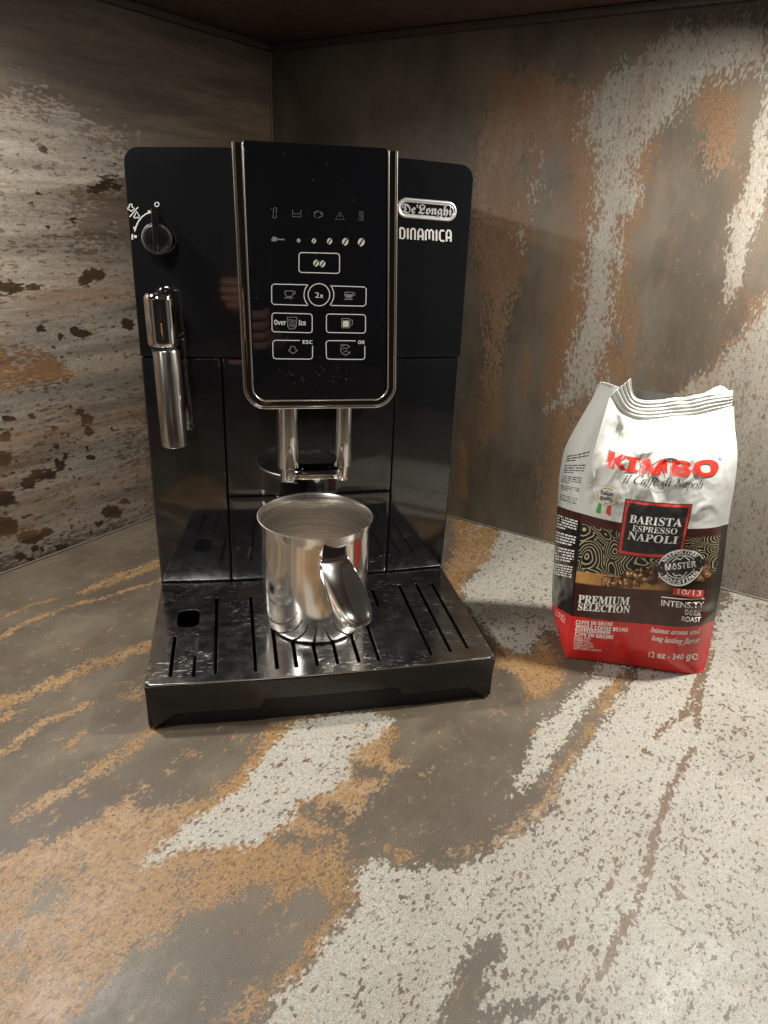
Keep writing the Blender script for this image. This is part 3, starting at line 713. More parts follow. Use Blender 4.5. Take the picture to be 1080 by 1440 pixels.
# bridge: ring-shaped lip between the nozzles
cxm = (lc+rc)/2; bw = (rc-lc)/2-.0015
bm = bmesh.new(); K = 40
ring = []
for i in range(K):
    t = 2*math.pi*i/K; ca, sa = math.cos(t), math.sin(t)
    sx = math.copysign(abs(ca)**.6, ca)*bw; sy = math.copysign(abs(sa)**.7, sa)*.0085
    ring.append([bm.verts.new((cxm+sx*k, SY-.001+sy*k2, z)) for k, k2, z in ((1, 1, .1290), (1.03, 1.03, .1300), (1.03, 1.03, .1342), (.97, .97, .1356), (.66, .55, .1356), (.62, .5, .1300))])
for i in range(K):
    a, b = ring[i], ring[(i+1) % K]
    for j in range(6): bm.faces.new((a[j], a[(j+1) % 6], b[(j+1) % 6], b[j]))
finish(bm, 'spout_bridge', M_chrome, sp, 0)

# drip tray
tray = empty('drip_tray'); tray.parent = mach
TD = .1406; TW = .1160; TZ = .0330
def ty(x): return -TD-.0035*(1-(x/TW)**2)
def zlow(x):
    a = abs(x-.003)
    if a < .0445: return .0185
    if a < .049: return .0185-.0065*(a-.0445)/.0045
    if abs(x) < .100: return .0120
    return .0120-(abs(x)-.100)*.0110/(TW-.100)
xs = sorted(set(list(np.linspace(-TW, TW, 60)) + [.003-.049, .003-.0445, .003+.0445, .003+.049, -.1, .1]))
bm = bmesh.new(); rows = []
for x in xs:
    y = ty(x); ins = .0022 if abs(x) > TW-1e-6 else 0
    tp = lambda z: x*(1-.030*max(0, TZ-z)/TZ)
    rows.append([bm.verts.new((tp(c[2]), c[1], c[2])) for c in ((x, y+.003, TZ), (x, y, TZ), (x, y+.0008, zlow(x)), (x, y+.005, zlow(x)), (x, y+.007, zlow(x)+.0004), (x, y+.007, .020), (x, y+.003, .020))])
for a, c in zip(rows[:-1], rows[1:]):
    for i in range(7):
        j = (i+1) % 7; bm.faces.new((a[i], a[j], c[j], c[i]))
bm.faces.new(rows[0]); bm.faces.new(rows[-1][::-1])
finish(bm, 'tray_front', M_trayb, tray, .0009)
bowed('tray_skirt', -.1105, .1105, .0010, .0200, -TD+.02, M_dark, off=TD-.0045, bow=.0035, parent=tray, bevel=.0005)
box('tray_wall', (-TW, -TD+.003, .0016), (-TW+.0022, -.0015, TZ), M_trayb, tray, .0006)
box('tray_wall', (TW-.0022, -TD+.003, .0016), (TW, -.0015, TZ), M_trayb, tray, .0006)
box('tray_floor', (-TW+.0023, -TD+.02, .0105), (TW-.0023, -.0015, .0118), M_dark, tray, .0003)
box('drawer_base', (-.1150, .0010, .0016), (.1155, .03, .0340), M_trayb, tray, .0006)
# grille plate with real slots
def fill2d(loops, z, thick, bev):
    c = bpy.data.curves.new('pl', 'CURVE'); c.dimensions = '2D'; c.fill_mode = 'BOTH'; c.extrude = thick/2; c.bevel_depth = bev; c.bevel_resolution = 1
    for lp in loops:
        s = c.splines.new('POLY'); s.points.add(len(lp)-1); s.use_cyclic_u = True
        for q, p in zip(s.points, lp): q.co = (p[0], p[1], 0, 1)
    o = bpy.data.objects.new('pl', c); COL.objects.link(o); bpy.context.view_layer.update()
    me = bpy.data.meshes.new_from_object(o.evaluated_get(bpy.context.evaluated_depsgraph_get()))
    bpy.data.objects.remove(o)
    for v in me.vertices: v.co.z += z
    return me
outl = [(-TW+.0006, -.0005), (-TW+.0006, ty(TW)+.004)]+[(x, ty(x)+.0007) for x in np.linspace(-TW+.004, TW-.004, 24)]+[(TW-.0006, ty(TW)+.004), (TW-.0006, -.0005)]
sl = [(-.1004, -.083, -.1335, 0), (-.0858, -.083, -.1355, 0), (-.0724, -.030, -.1345, 0), (-.0467, -.031, -.1351, 0)]
sl += [(x, -.031, -.1345, 0) for x in (-.0327, -.0200, -.0062, .0074, .0218, .0355, .0490)]
sl += [(.0723, -.027, -.1325, 0), (.0867, -.0262, -.1305, 0), (.0997, -.0266, -.128, 0)]
loops = [outl]+[rrect(x-.0015, b, x+.0015, a, .0014, 3) for x, a, b, _ in sl]+[rrect(-.1005, -.0725, -.0842, -.0465, .0060, 5)]
me = fill2d(loops, TZ+.0013, .0006, .00035); me.name = 'grille_plate'
for p in me.polygons: p.use_smooth = False
link('grille_plate', me, M_grille, tray)
GZ = TZ+.0020

# ------------------------------------------------------------------ milk jug
MX, MY = -.0010, -.0725
mug = empty('milk_jug', (MX, MY, GZ)); tag(mug, 'small stainless steel milk jug standing on the drip grille under the spout', 'jug')
H = .0828
def jt(v):      # slightly oval, with a small pouring lip at the back
    x, y, z = v; k = max(0, (z-.062)/.021)**2; r = math.hypot(x, y)
    lip = max(0, y/(r+1e-9))**6*k*.0010 if r > .02 else 0
    return (x, y*1.065+lip, z+lip*.2)
lathe('jug_body', [(0, .0004), (.0305, .0004), (.0335, .0010), (.0354, .0028), (.0362, .0055), (.0368, .012), (.0376, .035), (.0382, .060), (.0386, .074), (.0392, .0785), (.0402, .0822), (.0403, H)], M_mug, mug, seg=96, angle=60, tilt=jt, caps=False)
lathe('jug_inside', [(.0403, H), (.0397, H+.0003), (.0392, .0818), (.0382, .0775), (.0376, .070), (.0370, .040), (.0358, .009), (.033, .0045), (0, .0040)], M_mugin, mug, seg=96, angle=60, tilt=jt, caps=False)
# handle strap: open channel curving out and down, rounded free end
HA = math.radians(20)
hd = np.array([math.sin(HA), -math.cos(HA), 0]); hs = np.array([math.cos(HA), math.sin(HA), 0]); hz = np.array([0, 0, 1.])
path = [(.0388, .0800, .0074, 0), (.0402, .0755, .0076, 0), (.0416, .0705, .0080, .05), (.0440, .0672, .0092, .3), (.0485, .0642, .0106, .7), (.0545, .0586, .0116, 1), (.0605, .0520, .0122, 1.3), (.0660, .0455, .0120, 1.5), (.0700, .0412, .0108, 1.5), (.0733, .0380, .0088, 1.2), (.0755, .0360, .0060, .8), (.0766, .0352, .0020, .3)]
def cr(P, m=6):
    P = np.array(P); out = []
    for i in range(len(P)-1):
        p0, p1, p2, p3 = P[max(i-1, 0)], P[i], P[i+1], P[min(i+2, len(P)-1)]
        for k in range(m):
            t = k/m; out.append(.5*((2*p1)+(-p0+p2)*t+(2*p0-5*p1+4*p2-p3)*t*t+(-p0+3*p1-3*p2+p3)*t**3))
    out.append(P[-1]); return np.array(out)
pp = cr(path); vs, fs = [], []; NW = 13
for i, (r, z, hw, ch) in enumerate(pp):
    t = pp[min(i+1, len(pp)-1)]-pp[max(i-1, 0)]; t2 = np.array([t[0], t[1]]); t2 /= np.linalg.norm(t2); nn = np.array([-t2[1], t2[0]])
    if nn[0] < 0: nn = -nn
    for k in range(NW):
        s = -1+2*k/(NW-1); lift = ch*.0026*(s*s-1)
        q = hd*(r+nn[0]*lift)+hs*(s*hw*1.14-.0046-.0040*min(1, i/(.33*len(pp)))+.0040*max(0, (i/len(pp)-.4)/.6))+hz*(z+nn[1]*lift); vs.append(q)
for i in range(len(pp)-1):
    for k in range(NW-1): fs.append((i*NW+k, i*NW+k+1, (i+1)*NW+k+1, (i+1)*NW+k))
hnd = mesh('jug_handle', vs, fs, simple('polished_handle', (.77, .75, .72), .10, 1), mug, True)
so = hnd.modifiers.new('t', 'SOLIDIFY'); so.thickness = .0011; so.offset = 0
bv = hnd.modifiers.new('b', 'BEVEL'); bv.width = .0004; bv.segments = 2; bv.limit_method = 'ANGLE'

# ------------------------------------------------------------------ coffee bag
BA, BB = onz((797, 925), 0), onz((988, 950), 0); BU = (BB-BA)/np.linalg.norm(BB-BA); BN = np.array([-BU[1], BU[0], 0])
def on_s(p, s):
    d = ray(p); return CAM + d*(((BA+BN*s-CAM)@BN)/(d@BN))
AK = np.array([0, .15, .5, .9, 1.0]); BK = np.array([0, .07, .175, .30, .35, .562, .785, .898, 1.0])
PX = np.array([[(797,925),(826,930),(893,940),(972,949),(988,950)],
 [(798,900),(828,905),(895,915),(975,922),(997,915)],
 [(803,867),(832,871),(900,878),(985,881),(1005,873)],
 [(806,824),(835,828),(904,834),(990,838),(1012,832)],
 [(808,806),(837,809),(905,816),(993,812),(1016,805)],
 [(818,722),(848,730),(915,741),(1002,742),(1024,737)],
 [(830,655),(860,660),(930,664),(1015,655),(1037,643)],
 [(845,600),(872,620),(940,624),(1012,612),(1033,600)],
 [(858,556),(881,584),(950,587),(1010,577),(1029,572)]], float)
SS = np.array([[0,0,0,0,.005],[.001,-.003,-.006,-.002,.012],[.002,-.005,-.010,-.004,.018],[.002,-.006,-.0125,-.004,.020],[.002,-.006,-.0125,-.004,.020],
 [.002,-.004,-.010,-.003,.020],[.003,-.001,-.003,.002,.018],[.009,.009,.008,.012,.022],[.018,.019,.026,.028,.029]], float)
def herm(K, Y, t):
    """1-D Catmull-Rom on non-uniform knots; Y (n,...) ; t array"""
    t = np.clip(np.asarray(t, float), K[0]-.2, K[-1]+.2); i = np.clip(np.searchsorted(K, t)-1, 0, len(K)-2)
    m = np.zeros_like(Y); d = (Y[1:]-Y[:-1])/(K[1:]-K[:-1]).reshape((-1,)+(1,)*(Y.ndim-1))
    m[0] = d[0]; m[-1] = d[-1]; m[1:-1] = .5*(d[1:]+d[:-1])
    h = (K[i+1]-K[i]); u = (t-K[i])/h
    sh = (-1,)+(1,)*(Y.ndim-1); u_ = u.reshape(sh); h_ = h.reshape(sh)
    return (2*u_**3-3*u_**2+1)*Y[i]+(u_**3-2*u_**2+u_)*h_*m[i]+(-2*u_**3+3*u_**2)*Y[i+1]+(u_**3-u_**2)*h_*m[i+1]
FLD = np.concatenate([PX, SS[..., None]], -1)
def bag_ab(a, b):
    rows = herm(BK, FLD, [b])[0]; return herm(AK, rows, [a])[0]
def crinkle(a, b):
    top = min(max((b-.55)/.35, 0), 1)
    s = mn.fractal(Vector((a*3.2, b*5.0, 1.3)), .8, 2.1, 4)*(.0009+.0009*top)
    r = abs(mn.noise(Vector((a*5+b*2.5, b*7-a*2, 4.7)))); s += (.5-min(r*3, 1)*.5)*(.0006+.0024*top)-.0005
    r2 = abs(mn.noise(Vector((a*2.4-b*4.5, b*3+a*4, 9.1)))); s += -max(0, .35-r2*3)*.0042*(.15+top)
    r3 = abs(mn.noise(Vector((a*9-b*3, b*14+a*3, 2.1)))); s += -max(0, .3-r3*3)*.0014*(.12+top)
    s *= 1-.55*math.exp(-((b-.775)/.06)**2)
    # valve
    d = math.hypot((a-.60)*.095, (b-.795)*.20); s += -.0011*(1 if d < .0125 else max(0, 1-(d-.0125)/.003))
    # pinch folds under the seal
    for a0, b0, k in ((.10, .90, .0060), (.22, .86, -.0045), (.36, .93, -.0035), (.32, .82, .003), (.93, .93, .003), (.48, .90, -.003), (.08, .72, .003), (.20, .66, -.0018)):
        s += k*math.exp(-(((a-a0)/.055)**2+((b-b0)/.07)**2))
    for a0, b0, k in ((.9, .235, .003), (.8, .27, -.0012), (.97, .18, -.001)):
        s += k*math.exp(-(((a-a0)/.08)**2+((b-b0)/.02)**2))
    edge = min(1, a/.05, (1-a)/.05, b/.04, (1-b)/.03); return s*max(edge, 0)
_bc = {}
def bag_pt(a, b, off=0.0):
    x, y, s = bag_ab(a, b)
    P = on_s((x, y), s+crinkle(min(max(a, 0), 1), min(max(b, 0), 1)))
    if off: d = CAM-P; P = P+d/np.linalg.norm(d)*off
    P[2] = max(P[2], .0006); return P
def px_ab(p):
    a, b = .5, .5; p = np.array(p, float)
    for _ in range(14):
        q = bag_ab(a, b)[:2]; qa = (bag_ab(a+1e-3, b)[:2]-q)/1e-3; qb = (bag_ab(a, b+1e-3)[:2]-q)/1e-3
        J = np.array([qa, qb]).T; d = np.linalg.solve(J, p-q); a = min(max(a+d[0], -.1), 1.1); b = min(max(b+d[1], -.1), 1.1)
    return np.array([a, b])
# --- bag materials
def bag_front():
    m, nt, b = newmat('bag_front_film')
    uv = N(nt, 'ShaderNodeUVMap'); uv.uv_map = 'ab'; s = N(nt, 'ShaderNodeSeparateXYZ'); nt.links.new(uv.outputs[0], s.inputs[0]); A, B = s.outputs[0], s.outputs[1]
    mp = N(nt, 'ShaderNodeMapping'); mp.inputs['Scale'].default_value = (1, 2.0, 1); nt.links.new(uv.outputs[0], mp.inputs[0])
    red, maroon, black, white = (.56, .020, .018), (.045, .0125, .010), (.010, .009, .008), (.50, .50, .465)
    # wavy line drawing: rings round scattered centres
    wob = N(nt, 'ShaderNodeTexNoise'); setin(wob, Scale=4, Detail=1); nt.links.new(mp.outputs[0], wob.inputs['Vector'])
    addv = N(nt, 'ShaderNodeMix'); addv.data_type = 'VECTOR'; addv.inputs[0].default_value = .16; nt.links.new(mp.outputs[0], addv.inputs[4]); nt.links.new(wob.outputs[1], addv.inputs[5])
    vo = N(nt, 'ShaderNodeTexVoronoi'); setin(vo, Scale=8.5, Randomness=1.0); nt.links.new(addv.outputs[1], vo.inputs['Vector'])
    wv = math_(nt, 'SINE', math_(nt, 'MULTIPLY', vo.outputs[0], 50))
    line = step_(nt, wv, .60, .92)
    wave = mix_(nt, line, black, (.44, .37, .22))
    wood = mix_(nt, noise_(nt, mp.outputs[0], 9, 5, .6), (.20, .075, .018), (.62, .34, .10))
    woodf = math_(nt, 'MULTIPLY', step_(nt, A, .78, .42), 1.0)
    wood = mix_(nt, woodf, (.018, .010, .007), wood)
    def band(lo, col, cur, soft=.0015):
        return mix_(nt, step_(nt, B, lo-soft, lo+soft), cur, col)
    c = mix_(nt, step_(nt, noise_(nt, mp.outputs[0], 3, 3), .4, .8), red, tuple(x*.86 for x in red))
    c = band(.178, maroon, c); c = band(.315, wood, c, .004); c = band(.358, wave, c); c = band(.525, maroon, c, .006); c = band(.562, white, c)
    blk = math_(nt, 'MULTIPLY', step_(nt, A, .955, .962), math_(nt, 'MULTIPLY', step_(nt, B, .177, .179), step_(nt, B, .563, .561)))
    c = mix_(nt, blk, c, (.008, .008, .009))
    blk2 = math_(nt, 'MULTIPLY', step_(nt, A, .016, .010), math_(nt, 'MULTIPLY', step_(nt, B, .177, .179), step_(nt, B, .527, .525)))
    c = mix_(nt, blk2, c, (.008, .008, .009))
    nt.links.new(c, b.inputs['Base Color']); setin(b, Roughness=.24); b.inputs['Specular IOR Level'].default_value = .55
    return m
def bag_side(name):
    m, nt, b = newmat(name)
    uv = N(nt, 'ShaderNodeUVMap'); uv.uv_map = 'ab'; s = N(nt, 'ShaderNodeSeparateXYZ'); nt.links.new(uv.outputs[0], s.inputs[0]); B = s.outputs[1]
    c = (.60, .022, .020)
    for lo, col in ((.178, (.008, .008, .009)), (.532, (.045, .0125, .010)), (.562, (.50, .50, .465))):
        c = mix_(nt, step_(nt, B, lo-.0015, lo+.0015), c, col)
    nt.links.new(c, b.inputs['Base Color']); setin(b, Roughness=.22); b.inputs['Specular IOR Level'].default_value = .55
    return m
M_bag = bag_front(); M_side = bag_side('bag_side_film')
M_foil = simple('bag_seal_film', (.50, .50, .465), .28); M_foilback = simple('bag_inner_film', (.42, .42, .41), .28)
M_kred = simple('red_ink', (.72, .035, .022), .28); M_ink = simple('black_ink', (.02, .02, .02), .3); M_winkb = simple('white_ink', (.75, .74, .70), .3)
M_char = simple('charcoal_ink', (.026, .024, .024), .32); M_gold = simple('gold_ink', (.42, .33, .20), .35); M_green = simple('green_ink', (.05, .28, .05), .3)
M_pred = simple('panel_red_ink', (.52, .045, .035), .3)

bag = empty('coffee_bag', tuple((BA+BB)/2+BN*.03)); BO = np.array(bag.location)
tag(bag, 'white and red foil bag of coffee beans with crimped folded top', 'coffee bag')
def bmesh_uv(name, grid, ab, mat, parent=bag, smooth=True, kind=None):
    ny, nx = grid.shape[:2]; idx = np.arange(nx*ny).reshape(ny, nx)
    F = np.stack([idx[:-1, :-1], idx[:-1, 1:], idx[1:, 1:], idx[1:, :-1]], -1).reshape(-1, 4)
    me = bpy.data.meshes.new(name); me.from_pydata((grid.reshape(-1, 3)-BO).tolist(), [], F.tolist()); me.update()
    uvl = me.uv_layers.new(name='ab'); abf = ab.reshape(-1, 2)
    li = np.empty(len(me.loops), int); me.loops.foreach_get('vertex_index', li); uvl.data.foreach_set('uv', abf[li].ravel())
    if smooth: me.polygons.foreach_set('use_smooth', [True]*len(me.polygons))
    return link(name, me, mat, parent)
aa = np.linspace(0, 1, 120); bb = np.linspace(0, 1, 200)
G = np.array([[bag_pt(a, b) for a in aa] for b in bb]); AB = np.array([[(a, b) for a in aa] for b in bb])
bmesh_uv('front_panel', G, AB, M_bag)
def bag_pt_g(a, b, off=0.0):
    x = min(max(a, 0), 1)*(len(aa)-1); y = min(max(b, 0), 1)*(len(bb)-1); i, j = min(int(x), len(aa)-2), min(int(y), len(bb)-2); u, v = x-i, y-j
    P = (G[j, i]*(1-u)+G[j, i+1]*u)*(1-v)+(G[j+1, i]*(1-u)+G[j+1, i+1]*u)*v; d = CAM-P; return P+d/np.linalg.norm(d)*off
# left side gusset
EBpx = np.array([(783,876),(777,862),(776,846),(777,815),(778,800),(784,711),(789,655),(800,618),(845,540)], float)
EBs = np.array([.056, .056, .056, .056, .056, .056, .054, .048, .036])
eb = herm(BK, np.c_[EBpx, EBs], bb)
ts = np.linspace(0, 1, 26)
GS = []; ABS = []
for j, b in enumerate(bb):
    f = bag_pt(0, b); k = on_s(eb[j, :2], eb[j, 2]); k[2] = max(k[2], .0006); row = []
    for t in ts:
        P = f*(1-t)+k*t
        inn = math.sin(math.pi*t)*(.0020-.007*max(0, b-.6)/.4)   # bulge below, gusset fold tucked in above
        crk = mn.fractal(Vector((t*3+5, b*9, 2.2)), .8, 2.1, 4)*.0011*math.sin(math.pi*t)
        P = P-BU*(inn+crk)
        row.append(P)
    GS.append(row); ABS.append([(-t, b) for t in ts])
GS = np.array(GS); bmesh_uv('side_gusset', GS[:, ::-1], np.array(ABS)[:, ::-1], M_side)
# back panel and right gusset close the pack
def right_back(b):
    f = bag_pt(1, b); s = .056-.022*max(0, (b-.7)/.3); P = f+BN*(s-((f-BA)@BN))-BU*.004*(1-b); return P
BK2 = []
for j, b in enumerate(bb):
    l = GS[j, -1]; r = right_back(b); BK2.append([l*(1-t)+r*t+BN*.004*math.sin(math.pi*t) for t in ts])
bmesh_uv('back_panel', np.array(BK2)[:, ::-1], np.array(ABS), M_side)
RG = np.array([[bag_pt(1, b)*(1-t)+right_back(b)*t+BU*.002*math.sin(math.pi*t) for t in ts] for b in bb])
bmesh_uv('side_gusset', RG, np.array(ABS), M_side)
# bottom
bot = np.array([[G[0, int(i*119/25)]*(1-t)+BK2[0][i]*t for i in range(26)] for t in np.linspace(0, 1, 6)]); bot[..., 2] = .0007
bmesh_uv('bottom_panel', bot[:, ::-1], np.zeros((6, 26, 2)), M_side)
# crimped seal above the front panel
ST = np.array([(887,532,.018),(893,558,.020),(950,559.5,.028),(1008,550.5,.030),(1031,549,.031)], float)
SB = np.c_[PX[8], SS[8]]
sa = np.linspace(0, 1, 120); sv = np.linspace(0, 1, 34)
def seal_pt(a, v):
    p = herm(AK, SB, [a])[0]*(1-v)+herm(AK, ST, [a])[0]*v
    jag = (1.1*mn.noise(Vector((a*9, 0, 3)))+.5*mn.noise(Vector((a*31, 0, 3))))*v
    s = p[2]+.00028*(1+.6*mn.noise(Vector((a*6, 2, 5))))*math.sin(v*2*math.pi*5.5+.8*mn.noise(Vector((a*5, 1, 1))))*min(1, v*8, (1-v)*8)+.0020*mn.noise(Vector((a*6, v*1.5, 8)))
    return on_s((p[0], p[1]+jag), s)
SG = np.array([[seal_pt(a, v) for a in sa] for v in sv])
se = bmesh_uv('crimped_seal', SG, np.zeros((34, 120, 2)), M_foil)
so = se.modifiers.new('t', 'SOLIDIFY'); so.thickness = .0004
# rear flap of the folded top
flap_px = [[(800,622,.050),(812,612,.046),(826,600,.040),(838,585,.034)],
           [(818,595,.048),(828,590,.044),(838,580,.039),(849,570,.032)],
           [(829,570,.046),(838,566,.042),(847,562,.038),(857,556,.030)],
           [(838,547,.044),(846,548,.041),(858,548,.037),(866,549,.030)],
           [(844,537,.042),(852,538,.040),(862,541,.037),(870,544,.031)]]
FPk = np.array(flap_px, float); k5 = np.linspace(0, 1, 5); k4 = np.linspace(0, 1, 4)
FG = []
for v in np.linspace(0, 1, 40):
    rw = herm(k5, FPk, [v])[0]; row = []
    for a in np.linspace(0, 1, 24):
        q = herm(k4, rw, [a])[0]; s = q[2]+.0006*mn.noise(Vector((a*4, v*4, 1)))+(.0004*math.sin(a*30) if v > .7 else 0)
        row.append(on_s(q[:2], s))
    FG.append(row)
fo = bmesh_uv('folded_corner', np.array(FG), np.zeros((40, 24, 2)), M_foilback)
so = fo.modifiers.new('t', 'SOLIDIFY'); so.thickness = .0003
# far corner of the seal, seen over its edge
tri = np.array([[on_s((990+38*t, 552-3*t-(8*math.sin(math.pi*min(t*1.1, 1)**1.5))*v), .034+.002*v) for t in np.linspace(0, 1, 12)] for v in np.linspace(0, 1, 6)])
fo2 = bmesh_uv('folded_corner', tri, np.zeros((6, 12, 2)), M_foilback)

# --- print on the bag
def bag_print(parts, mat, name, off=.0003):
    """parts given in (a, b)"""
    V, F = merge(parts); return mesh(name, [bag_pt_g(v[0], v[1], off)-BO for v in V], F, mat, bag, True)
def dense(poly, n=8):
    return poly
def quad_ab(c4, n=12):
    q = [px_ab(p) for p in c4]; vs, fs = [], []
    for j in range(n+1):
        for i in range(n+1):
            u, v = i/n, j/n; vs.append((q[0]*(1-u)+q[1]*u)*(1-v)+(q[3]*(1-u)+q[2]*u)*v)
    for j in range(n):
        for i in range(n): k = j*(n+1)+i; fs.append((k, k+1, k+n+2, k+n+1))
    return vs, fs
def txt(body, p0, p1, pt, bold=0, split=None, space=1.0):
    return place_text(body, px_ab(p0), px_ab(p1), px_ab(pt), bold, split, 0, space)
# big red name as bold geometric letters
bag_print([txt(SANSB('KIMBO'), (853.5, 656.5), (1012, 666.5), (856.5, 633), .022, .06)], M_kred, 'brand_lettering', .0007)
bag_print([txt('®', (1010.5, 647), (1015, 647.5), (1010.5, 642.5))], M_kred, 'brand_lettering')
def tagline():
    return [txt(ITAL('il Ca'), (876, 678.5), (908, 681.5), (880, 667.5)), txt(ITAL('ffe di'), (906.5, 681.3), (943, 684), (909.5, 670)), txt(ITAL('Napoli'), (948, 684.2), (988, 686.8), (951, 673.5)),
            ribbon([px_ab((921.5, 672.5)), px_ab((924.5, 674.5))], .006)]
bag_print(tagline(), M_ink, 'tagline')
vc_ = np.array([.60, .795])
def abring(c, r, a0, a1, w, n=30): # r in metres
    return ribbon([(c[0]+r*math.cos(t)/.100, c[1]+r*math.sin(t)/.205) for t in np.radians(np.linspace(a0, a1, n))], w)
def abdisc(c, r, n=20, k=5, fr=lambda t: 1.0):
    if r < .001: k = 1
    vs = [(c[0], c[1])]; fs = []
    for j in range(1, k+1):
        for i in range(n):
            t = 2*math.pi*i/n; q = r*j/k*fr(t); vs.append((c[0]+q*math.cos(t)/.100, c[1]+q*math.sin(t)/.205))
    for i in range(n):
        i2 = (i+1) % n; fs.append((0, 1+i, 1+i2))
        for j in range(k-1): fs.append((1+j*n+i, 1+(j+1)*n+i, 1+(j+1)*n+i2, 1+j*n+i2))
    return vs, fs
vc_ = px_ab((935, 668))
bag_print([abring(vc_, .0135, 30, 150, .004), abdisc(px_ab((935.5, 659)), .0006, 8), abdisc(px_ab((932, 686)), .0006, 8)], M_ink, 'valve_marks', .0005)
bag_print([abring(vc_, .0130, 190, 350, .003)], M_foil, 'valve_marks', .0004)
# round quality seal with ribbon
sc_ = px_ab((853.5, 697)); R_ = .0093
bag_print([quad_ab([(842, 707), (846, 708.5), (844, 722), (837.5, 720.5)], 3)], M_green, 'seal_ribbon', .0003)
bag_print([quad_ab([(854, 710), (859.5, 711), (858, 726), (852, 722)], 3)], M_pred, 'seal_ribbon', .0003)
bag_print([abdisc(sc_, R_, 108, 5, lambda t: 1+.05*math.cos(18*t))], M_gold, 'quality_seal', .0005)
bag_print([abdisc(sc_, .0087, 36)], M_foil, 'quality_seal', .0007)
bag_print([abring(sc_, .0069, 0, 360, .006, 40)], M_gold, 'quality_seal', .0009)
bag_print([txt(SANSB('italian'), (844.5, 694.8), (861.5, 698.5), (845, 688.8)), txt(SANSB('quality'), (843.5, 701.8), (861, 705.5), (844, 695.8)), abdisc(px_ab((851, 708)), .0005, 6), abdisc(px_ab((851, 687)), .0004, 6), abdisc(px_ab((856, 688)), .0004, 6), abdisc(px_ab((860, 689.5)), .0004, 6)], M_ink, 'quality_seal', .0011)
# title panel
bag_print([quad_ab([(879.5, 701), (974, 709), (959.5, 785.5), (867.5, 779)], 48)], M_char, 'title_panel', .0003)
bag_print([quad_ab([(881, 702.8), (972.5, 710.4), (958.5, 783.8), (869.3, 777.5)], 48)], M_pred, 'title_panel', .0005)
bag_print([quad_ab([(884.5, 706.8), (968.5, 714), (955.5, 779.8), (873.6, 774)], 48)], M_char, 'title_panel', .0007)
bag_print([txt(SERIF('BARISTA'), (884.7, 734.6), (958.5, 740.6), (886.9, 723.6)), txt(SERIF('ESPRESSO'), (888.5, 746.3), (951.6, 751.2), (890.2, 738)), txt(SERIF('NAPOLI'), (882.3, 757.8), (952, 764.8), (884.9, 747))], M_winkb, 'title_lettering', .0009)
bag_print([txt(SERIF('PREMIUM'), (812.5, 847.2), (884.5, 850.8), (814, 836.2), .01), txt(SERIF('SELECTION'), (812.3, 857.6), (885.2, 862), (813.5, 848), .01)], M_winkb, 'title_lettering')
small = [('CAFFÈ IN GRANI', (809.5, 876.9), (861.4, 880.4), (809.8, 872)), ('WHOLE COFFEE BEANS', (809.2, 882.7), (883, 888.5), (809.5, 877.9)), ('KAFFEEBOHNEN', (809, 888.1), (857.8, 892.1), (809.3, 883.3)), ('CAFÉ EN GRAINS', (808.5, 893.5), (862.4, 898.7), (808.8, 888.8))]
bag_print([txt(SANSB(t.replace('È', 'E').replace('É', 'E')), a, b, c, .01) for t, a, b, c in small], M_winkb, 'small_print')
tiny = [('IDEAL FOR:', (807.6, 897.8), (831, 900), (807.8, 894.4)), ('ESPRESSO', (807.3, 901.5), (829.5, 903.7), (807.5, 898.4)), ('CAFFE LATTE', (807, 905.2), (833.5, 907.7), (807.2, 902.1)), ('CAPPUCCINO', (806.7, 908.9), (835, 911.4), (806.9, 905.8)), ('LATTE MACCHIATO', (806.4, 912.6), (845, 916.6), (806.6, 909.4))]
bag_print([txt(t, a, b, c, .006) for t, a, b, c in tiny], M_winkb, 'small_print')
bag_print([txt(SERIF_I('Intense aroma and'), (914, 888.8), (984, 890.6), (915.2, 881.6), .006), txt(SERIF_I('long lasting flavor'), (916.4, 900.2), (983.5, 903), (917.4, 892.8), .006), txt(SANSB('12 oz - 340 g'), (911.8, 923.8), (970.5, 926.6), (912.8, 916), .012), txt('℮', (972.5, 926.6), (981.5, 927), (973, 917), .02)], M_winkb, 'small_print')
bag_print([txt('INTENSITY', (929.6, 851.3), (990, 853.8), (930.2, 843.2), .012), txt(SANSB('DARK'), (963, 864.6), (985.5, 865.2), (963.6, 857.2), .01), txt('ROAST', (958.5, 873.4), (985, 874.4), (959.2, 866.3), .006), quad_ab([(929.8, 838.6), (990.5, 841.2), (990.4, 842.6), (929.7, 840.2)], 6)], M_winkb, 'small_print')
# beans picture
cols = [simple('bean_ink', c, .3) for c in ((.20, .085, .032), (.40, .20, .085), (.72, .46, .24), (.045, .018, .009))]
bl = [[], [], [], []]
for i in range(150):
    t = rng.rand(); x = 868+t*128; yb = 822-10*t+rng.normal()*1.5; y = yb-rng.rand()**1.2*(6+13*min(1, t*4))
    if rng.rand() < .15: x, y = 850+rng.rand()*20, 816+rng.rand()*5
    a, b_ = px_ab((x, y)); r = rng.uniform(.0021, .0035); th = rng.uniform(0, 3.14)
    def el(r1, r2, dx=0, dy=0): return ([(a+(dx+r1*math.cos(k)*math.cos(th)-r2*math.sin(k)*math.sin(th))/.1, b_+(dy+r1*math.cos(k)*math.sin(th)+r2*math.sin(k)*math.cos(th))/.205) for k in np.linspace(0, 2*math.pi, 12, endpoint=False)], [tuple(range(12))])
    bl[3].append((el(r*1.15, r*.8), i)); bl[0 if rng.rand() < .6 else 1].append((el(r, r*.62, 0, .0002), i)); bl[2 if rng.rand() < .45 else 1].append((el(r*.5, r*.25, -.0003, .0006), i))
